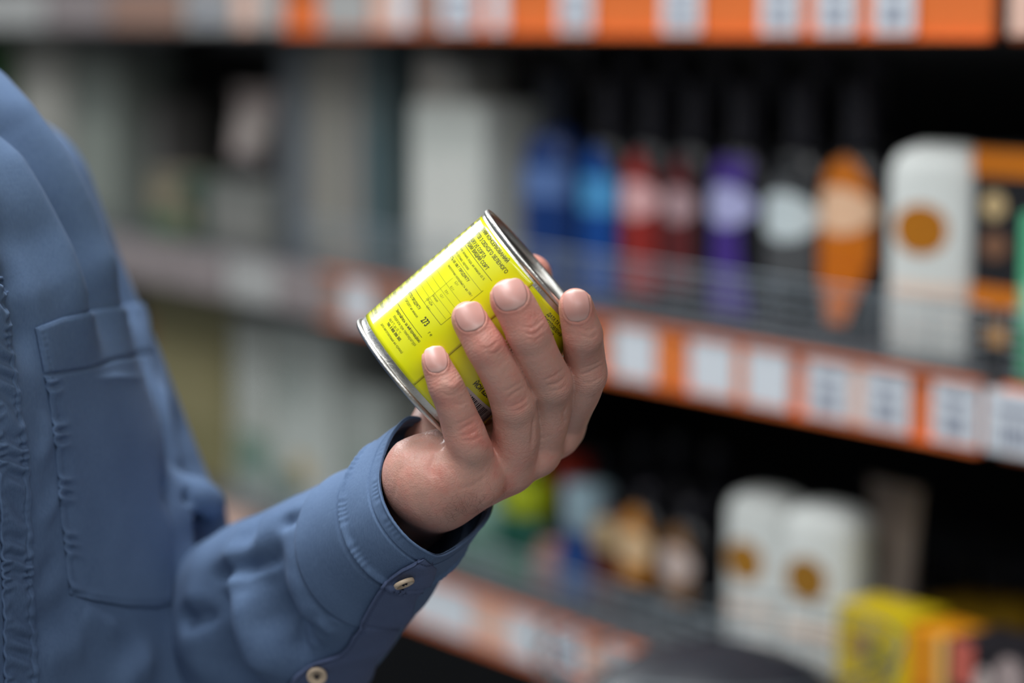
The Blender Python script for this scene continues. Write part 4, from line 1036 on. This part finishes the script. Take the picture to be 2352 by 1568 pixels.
V = on_surface(bt, coons, nu, nv, pk_off)
o = mesh_np('chest_pocket', V.reshape(-1, 3), grid_faces(nu, nv), CLOTH, shirt, off=poff, label='patch pocket with stitched hem')
so = o.modifiers.new('thickness', 'SOLIDIFY'); so.thickness = .0012; so.offset = 1
# front placket, puckered along both stitch lines
LFT = [(-26, 640), (-22, 800), (-10, 1000), (-4, 1150), (2, 1300), (6, 1450), (8, 1600)]
RGT = [(2, 640), (30, 830), (62, 1030), (70, 1200), (76, 1380), (90, 1600)]
def pl_xy(a, b): return lerp(poly_at(LFT, b), poly_at(RGT, b), a)
def pl_off(a, b):
    y = b * 950; 
    pk = math.exp(-((a - .80) / .13) ** 2) + .9 * math.exp(-((a - .12) / .13) ** 2)
    fr_ = .55 + .45 * math.sin(y * .021)
    d = .0016 + .0011 * pk * math.sin(y * .24 + 2.2 * math.sin(y * .047) + a * 3) * fr_ + .0012 * math.sin(y * .11 - a * 4.2 + math.sin(y * .03) * 2) * (.4 + .6 * math.exp(-((a - .5) / .3) ** 2))
    d -= .0010 * math.exp(-((a - .80) / .025) ** 2)
    return d + (-.0014 if a > .97 else 0)
nu, nv = 46, 420
V = on_surface(bt, pl_xy, nu, nv, pl_off)
o = mesh_np('button_placket', V.reshape(-1, 3), grid_faces(nu, nv), CLOTH, shirt, off=poff, label='puckered stitched placket band')
so = o.modifiers.new('thickness', 'SOLIDIFY'); so.thickness = .0014; so.offset = 1

# ---- forearm sleeve and cuff: rings given as pixel + depth control points
def ring(pts, n=8): return catmull([C(*p) / 1000 for p in pts], n, True)
R0 = ring([(945, 963, -14), (908, 1000, -2), (884, 1060, 8), (880, 1115, 15), (897, 1170, 21), (938, 1226, 24), (985, 1262, 20), (1015, 1268, 10), (1062, 1238, -6), (1105, 1196, -18), (1124, 1150, -26), (1106, 1085, -36), (1060, 1020, -36), (1000, 978, -26)])
def ell(cx, cy, cdz, dirv, r1, r2, lean=0., sag=0.):
    """ring of the sleeve: centre, axis direction in camera space, radii; same start and sense as R0"""
    d = np.array(dirv, float); d /= np.linalg.norm(d); up = np.array([-.36, .93, 0.]); up = up - d * (up @ d); up /= np.linalg.norm(up); sd = np.cross(up, d)
    c = C(cx, cy, cdz); n = len(R0); out = []
    for k in range(n):
        t = 2 * math.pi * k / n
        out.append((c + up * math.cos(t) * r1 - sd * math.sin(t) * r2 + sd * 0) / 1000)
    return np.array(out)
DIR = (95, 40, 210)
R1 = ell(876, 1233, -30, DIR, 33.0, 32); R2 = ell(722, 1365, -92, DIR, 46, 44); R3 = ell(600, 1455, -150, DIR, 55.5, 54); R4 = ell(470, 1545, -205, DIR, 56, 58)
# match the sense of rotation of the control rings
def orient(R, ref):
    best = None
    for fl in (0, 1):
        q = R[::-1] if fl else R
        for s_ in range(0, len(R), 2):
            z = np.roll(q, s_, 0); e = ((z - z.mean(0)) / np.abs(z - z.mean(0)).max() * .03 - (ref - ref.mean(0)))
            e = (e ** 2).sum()
            if best is None or e < best[0]: best = (e, z)
    return best[1]
R1 = orient(R1, R0); R2 = orient(R2, R1); R3 = orient(R3, R2); R4 = orient(R4, R3)
R05 = R0 * .62 + R1 * .38 + (R0 - R0.mean(0)) * .04
ctrl = [R4, R3, R2, R1, R05, R0]
NT = len(R0)
def loft(ctrl, n):
    out = []
    c = np.array(ctrl)
    m = len(c)
    for i in range(m - 1):
        p1, p2 = c[i], c[i + 1]; p0 = c[i - 1] if i else 2 * p1 - p2; p3 = c[i + 2] if i + 2 < m else 2 * p2 - p1
        for t in np.arange(n) / n:
            out.append(.5 * (2 * p1 + (p2 - p0) * t + (2 * p0 - 5 * p1 + 4 * p2 - p3) * t * t + (3 * p1 - p0 - 3 * p2 + p3) * t ** 3))
    out.append(c[-1]); return np.array(out)
def densify_ring(R, k):
    n = len(R); return np.stack([np.interp(np.arange(n * k) / k, np.arange(n + 1), np.append(R[:, q], R[0, q])) for q in range(3)], -1)
ctrl = [densify_ring(R, 4) for R in ctrl]
body_r = loft(ctrl[:4], 56); cuff_r = loft([ctrl[2], ctrl[3], ctrl[4], ctrl[5]], 44)[35:]
def tube_mesh(rows):
    nr, n = rows.shape[:2]; V = rows.reshape(-1, 3); Fc = []
    for i in range(nr - 1):
        k = np.arange(n); Fc.append(np.stack([i * n + k, i * n + (k + 1) % n, (i + 1) * n + (k + 1) % n, (i + 1) * n + k], -1))
    return cam2world(V), np.concatenate(Fc)
Vs, Fs = tube_mesh(body_r); Ns = vnormals(Vs, Fs); cc = np.repeat(cam2world(body_r.mean(1)), body_r.shape[1], 0)
if ((Vs - cc) * Ns).sum() < 0: Ns = -Ns; Fs = Fs[:, ::-1]
bsv = bvh_of(Vs, Fs); st = []; WS = 1.25
# seam-side gathers and the long folds of the sleeve
wr([(655, 1206), (690, 1190), (722, 1188)], -3.6, 2.0); wr([(500, 1325), (560, 1305), (610, 1285), (632, 1268)], -4.2, 2.4); wr([(505, 1332), (560, 1316), (625, 1284)], 1.8, 3.5)
wr([(742, 1210), (728, 1262), (745, 1335), (772, 1390)], 2.0, 4); wr([(712, 1215), (700, 1270), (712, 1340), (738, 1400)], -3.0, 5.5); wr([(682, 1235), (672, 1300), (688, 1372), (725, 1440)], 3.6, 6)
wr([(652, 1250), (640, 1320), (650, 1400), (685, 1480)], -4.2, 6.5); wr([(660, 1390), (668, 1440), (690, 1500)], -2.4, 5); wr([(556, 1330), (560, 1400), (576, 1470), (600, 1530)], 4.4, 7); wr([(515, 1345), (500, 1420), (500, 1500), (510, 1560)], -4.6, 8)
wr([(588, 1320), (600, 1380), (618, 1440)], -3.0, 5.5); wr([(470, 1380), (455, 1450), (460, 1540)], 3.4, 8); wr([(540, 1300), (560, 1260), (580, 1215)], 2.4, 5); wr([(566, 1300), (562, 1360)], -2.4, 3.5)
wr([(425, 1425), (450, 1420), (478, 1410)], -4, 3); wr([(440, 1310), (500, 1275), (560, 1245)], 3, 9); wr([(600, 1230), (650, 1200), (690, 1180)], 2.4, 6); wr([(575, 1240), (600, 1215)], -2.0, 4)
wr([(700, 1330), (730, 1390), (770, 1440)], 2, 5); wr([(620, 1500), (660, 1530), (690, 1545)], 3, 8); wr([(540, 1500), (560, 1560)], -3, 6)
for k in range(7):
    x = 700 + k * 22; y = 1500 - k * 22; wr([(x, y), (x - 14, y - 24), (x - 20, y - 55)], -1.8, 2.0); wr([(x + 10, y - 10), (x - 4, y - 34)], 1.2, 2.0)
st = [(a_, h_ * 1.55, s_) for a_, h_, s_ in st]
nrs = body_r.shape[0]; fade = np.clip((nrs - 1 - np.repeat(np.arange(nrs), body_r.shape[1])) / 26., 0, 1)[:, None]
V0 = Vs.copy(); Vs, _ = sculpt(Vs, Ns, bsv, st); Vs = V0 + (Vs - V0) * (.06 + .94 * fade)
Vs = Vs + Ns * fade * (noise3(Vs, 60, 8) * .0022 + noise3(Vs, 150, 9) * .0011 + noise3(Vs, 380, 10) * .0004)[:, None]
o = mesh_np('forearm_sleeve', Vs, Fs, CLOTH, person, off=poff, label='wrinkled forearm sleeve of the blue shirt')
bsv = bvh_of(Vs, Fs)
# cuff, doubled cloth with a turned edge
Vq, Fq = tube_mesh(cuff_r); Nq = vnormals(Vq, Fq); cc = np.repeat(cam2world(cuff_r.mean(1)), cuff_r.shape[1], 0)
if ((Vq - cc) * Nq).sum() < 0: Nq = -Nq; Fq = Fq[:, ::-1]
nr = cuff_r.shape[0]; row = np.repeat(np.arange(nr), cuff_r.shape[1]) / (nr - 1); kk = np.tile(np.arange(cuff_r.shape[1]), nr) / cuff_r.shape[1]
d = .0012 + .0009 * np.exp(-((row - .985) / .02) ** 2) - .0010 * np.exp(-((row - .80) / .012) ** 2) - .0022 * np.exp(-((row - .345) / .02) ** 2) + .0018 * np.exp(-((row - .40) / .03) ** 2)
d += .00013 * np.sin(kk * 310 + 5 * np.sin(kk * 57) + 3 * np.sin(kk * 23)) * (np.exp(-((row - .92) / .05) ** 2) + 1.2 * np.exp(-((row - .42) / .05) ** 2)) + .0006 * np.clip((.10 - row) / .10, 0, 1)
Vq = Vq + Nq * d[:, None]; Vq = Vq + Nq * (noise3(Vq, 80, 12) * .0010 + noise3(Vq, 260, 13) * .00025)[:, None]
cuff = mesh_np('cuff', Vq, Fq, CLOTH, person, off=poff, label='wide blue shirt cuff around the wrist')
so = cuff.modifiers.new('thickness', 'SOLIDIFY'); so.thickness = .0014; so.offset = -1
bq = bvh_of(np.concatenate([Vs, Vq]), np.concatenate([Fs, Fq + len(Vs)]))
# overlapping underside flap with the sleeve slit, carrying the buttons
FL = [(974, 1281), (958, 1284), (924, 1301), (900, 1318), (883, 1331), (863, 1362), (846, 1390), (828, 1422), (826, 1436), (809, 1455), (797, 1479), (776, 1500), (728, 1515), (704, 1527), (675, 1548), (650, 1590)]
FR = [(1002, 1306), (1000, 1312), (985, 1330), (968, 1352), (955, 1372), (945, 1392), (935, 1418), (920, 1440), (905, 1458), (888, 1480), (868, 1512), (848, 1545), (820, 1600)]
def fl_xy(a, b): return lerp(poly_at(FL, b), poly_at(FR, b), a)
def fl_off(a, b):
    e = min(a * 8, 1); return min(1, .25 + b * 14) * ( .0018 * e + .0022 * math.exp(-((a - .03) / .05) ** 2) - .0008 * math.exp(-((a - .10) / .03) ** 2) + .0009 * math.sin(b * 26 + a * 5) * a - .0010 * math.exp(-((b - .46) / .010) ** 2))
V = on_surface(bq, fl_xy, 40, 150, fl_off)
flap = mesh_np('cuff_flap', V.reshape(-1, 3), grid_faces(40, 150), CLOTH_SHADED, cuff, off=poff, label='overlapping underside edge of cuff and sleeve slit')
so = flap.modifiers.new('thickness', 'SOLIDIFY'); so.thickness = .0012; so.offset = 1
bf = bvh_of(V.reshape(-1, 3), grid_faces(40, 150))
def button(px, py, r, nvec=None):
    hit, n = ray_px(bf, px, py)
    if hit is None: hit, n = ray_px(bq, px, py)
    n = Vector(n)
    if n.dot(hit - Vector((0, 0, CAMZ))) > 0: n = -n
    if nvec is not None: n = Vector(cam2world(np.array(nvec, float)) - cam2world(np.zeros(3))).normalized()
    bm = bmesh.new(); seg = 36; prof = [(r, .0), (r * 1.0, .0012), (r * .93, .0018), (r * .78, .0018), (r * .68, .0012), (r * .30, .0012), (r * .24, .0004), (.00001, .0004)]
    rings = []
    for (q, z) in prof: rings.append([bm.verts.new((q * math.cos(2 * math.pi * k / seg), q * math.sin(2 * math.pi * k / seg), z)) for k in range(seg)])
    for A_r, B_r in zip(rings[:-1], rings[1:]):
        for k in range(seg): bm.faces.new((A_r[k], A_r[(k + 1) % seg], B_r[(k + 1) % seg], B_r[k]))
    bm.faces.new(rings[0][::-1])
    M4 = Matrix.Translation(hit + n * .0016 - Vector(poff)) @ n.to_track_quat('Z', 'Y').to_matrix().to_4x4(); bm.transform(M4)
    bt_ = bm_obj('button', bm, mat('button_horn', (206, 184, 158), .35), cuff, True)
    bm = bmesh.new()
    for a in (0, 1, 2, 3):
        c_ = Vector((r * .2 * math.cos(a * math.pi / 2), r * .2 * math.sin(a * math.pi / 2), .0012)); rr3 = bmesh.ops.create_icosphere(bm, subdivisions=1, radius=r * .14); bmesh.ops.translate(bm, vec=c_, verts=rr3['verts'])
    bm.transform(M4); bm_obj('button_thread', bm, mat('navy_thread', (24, 28, 48), .8), bt_, True)
button(924, 1328, .0046, (.38, -.90, .30)); button(728, 1546, .0046, (.05, -.45, .9))
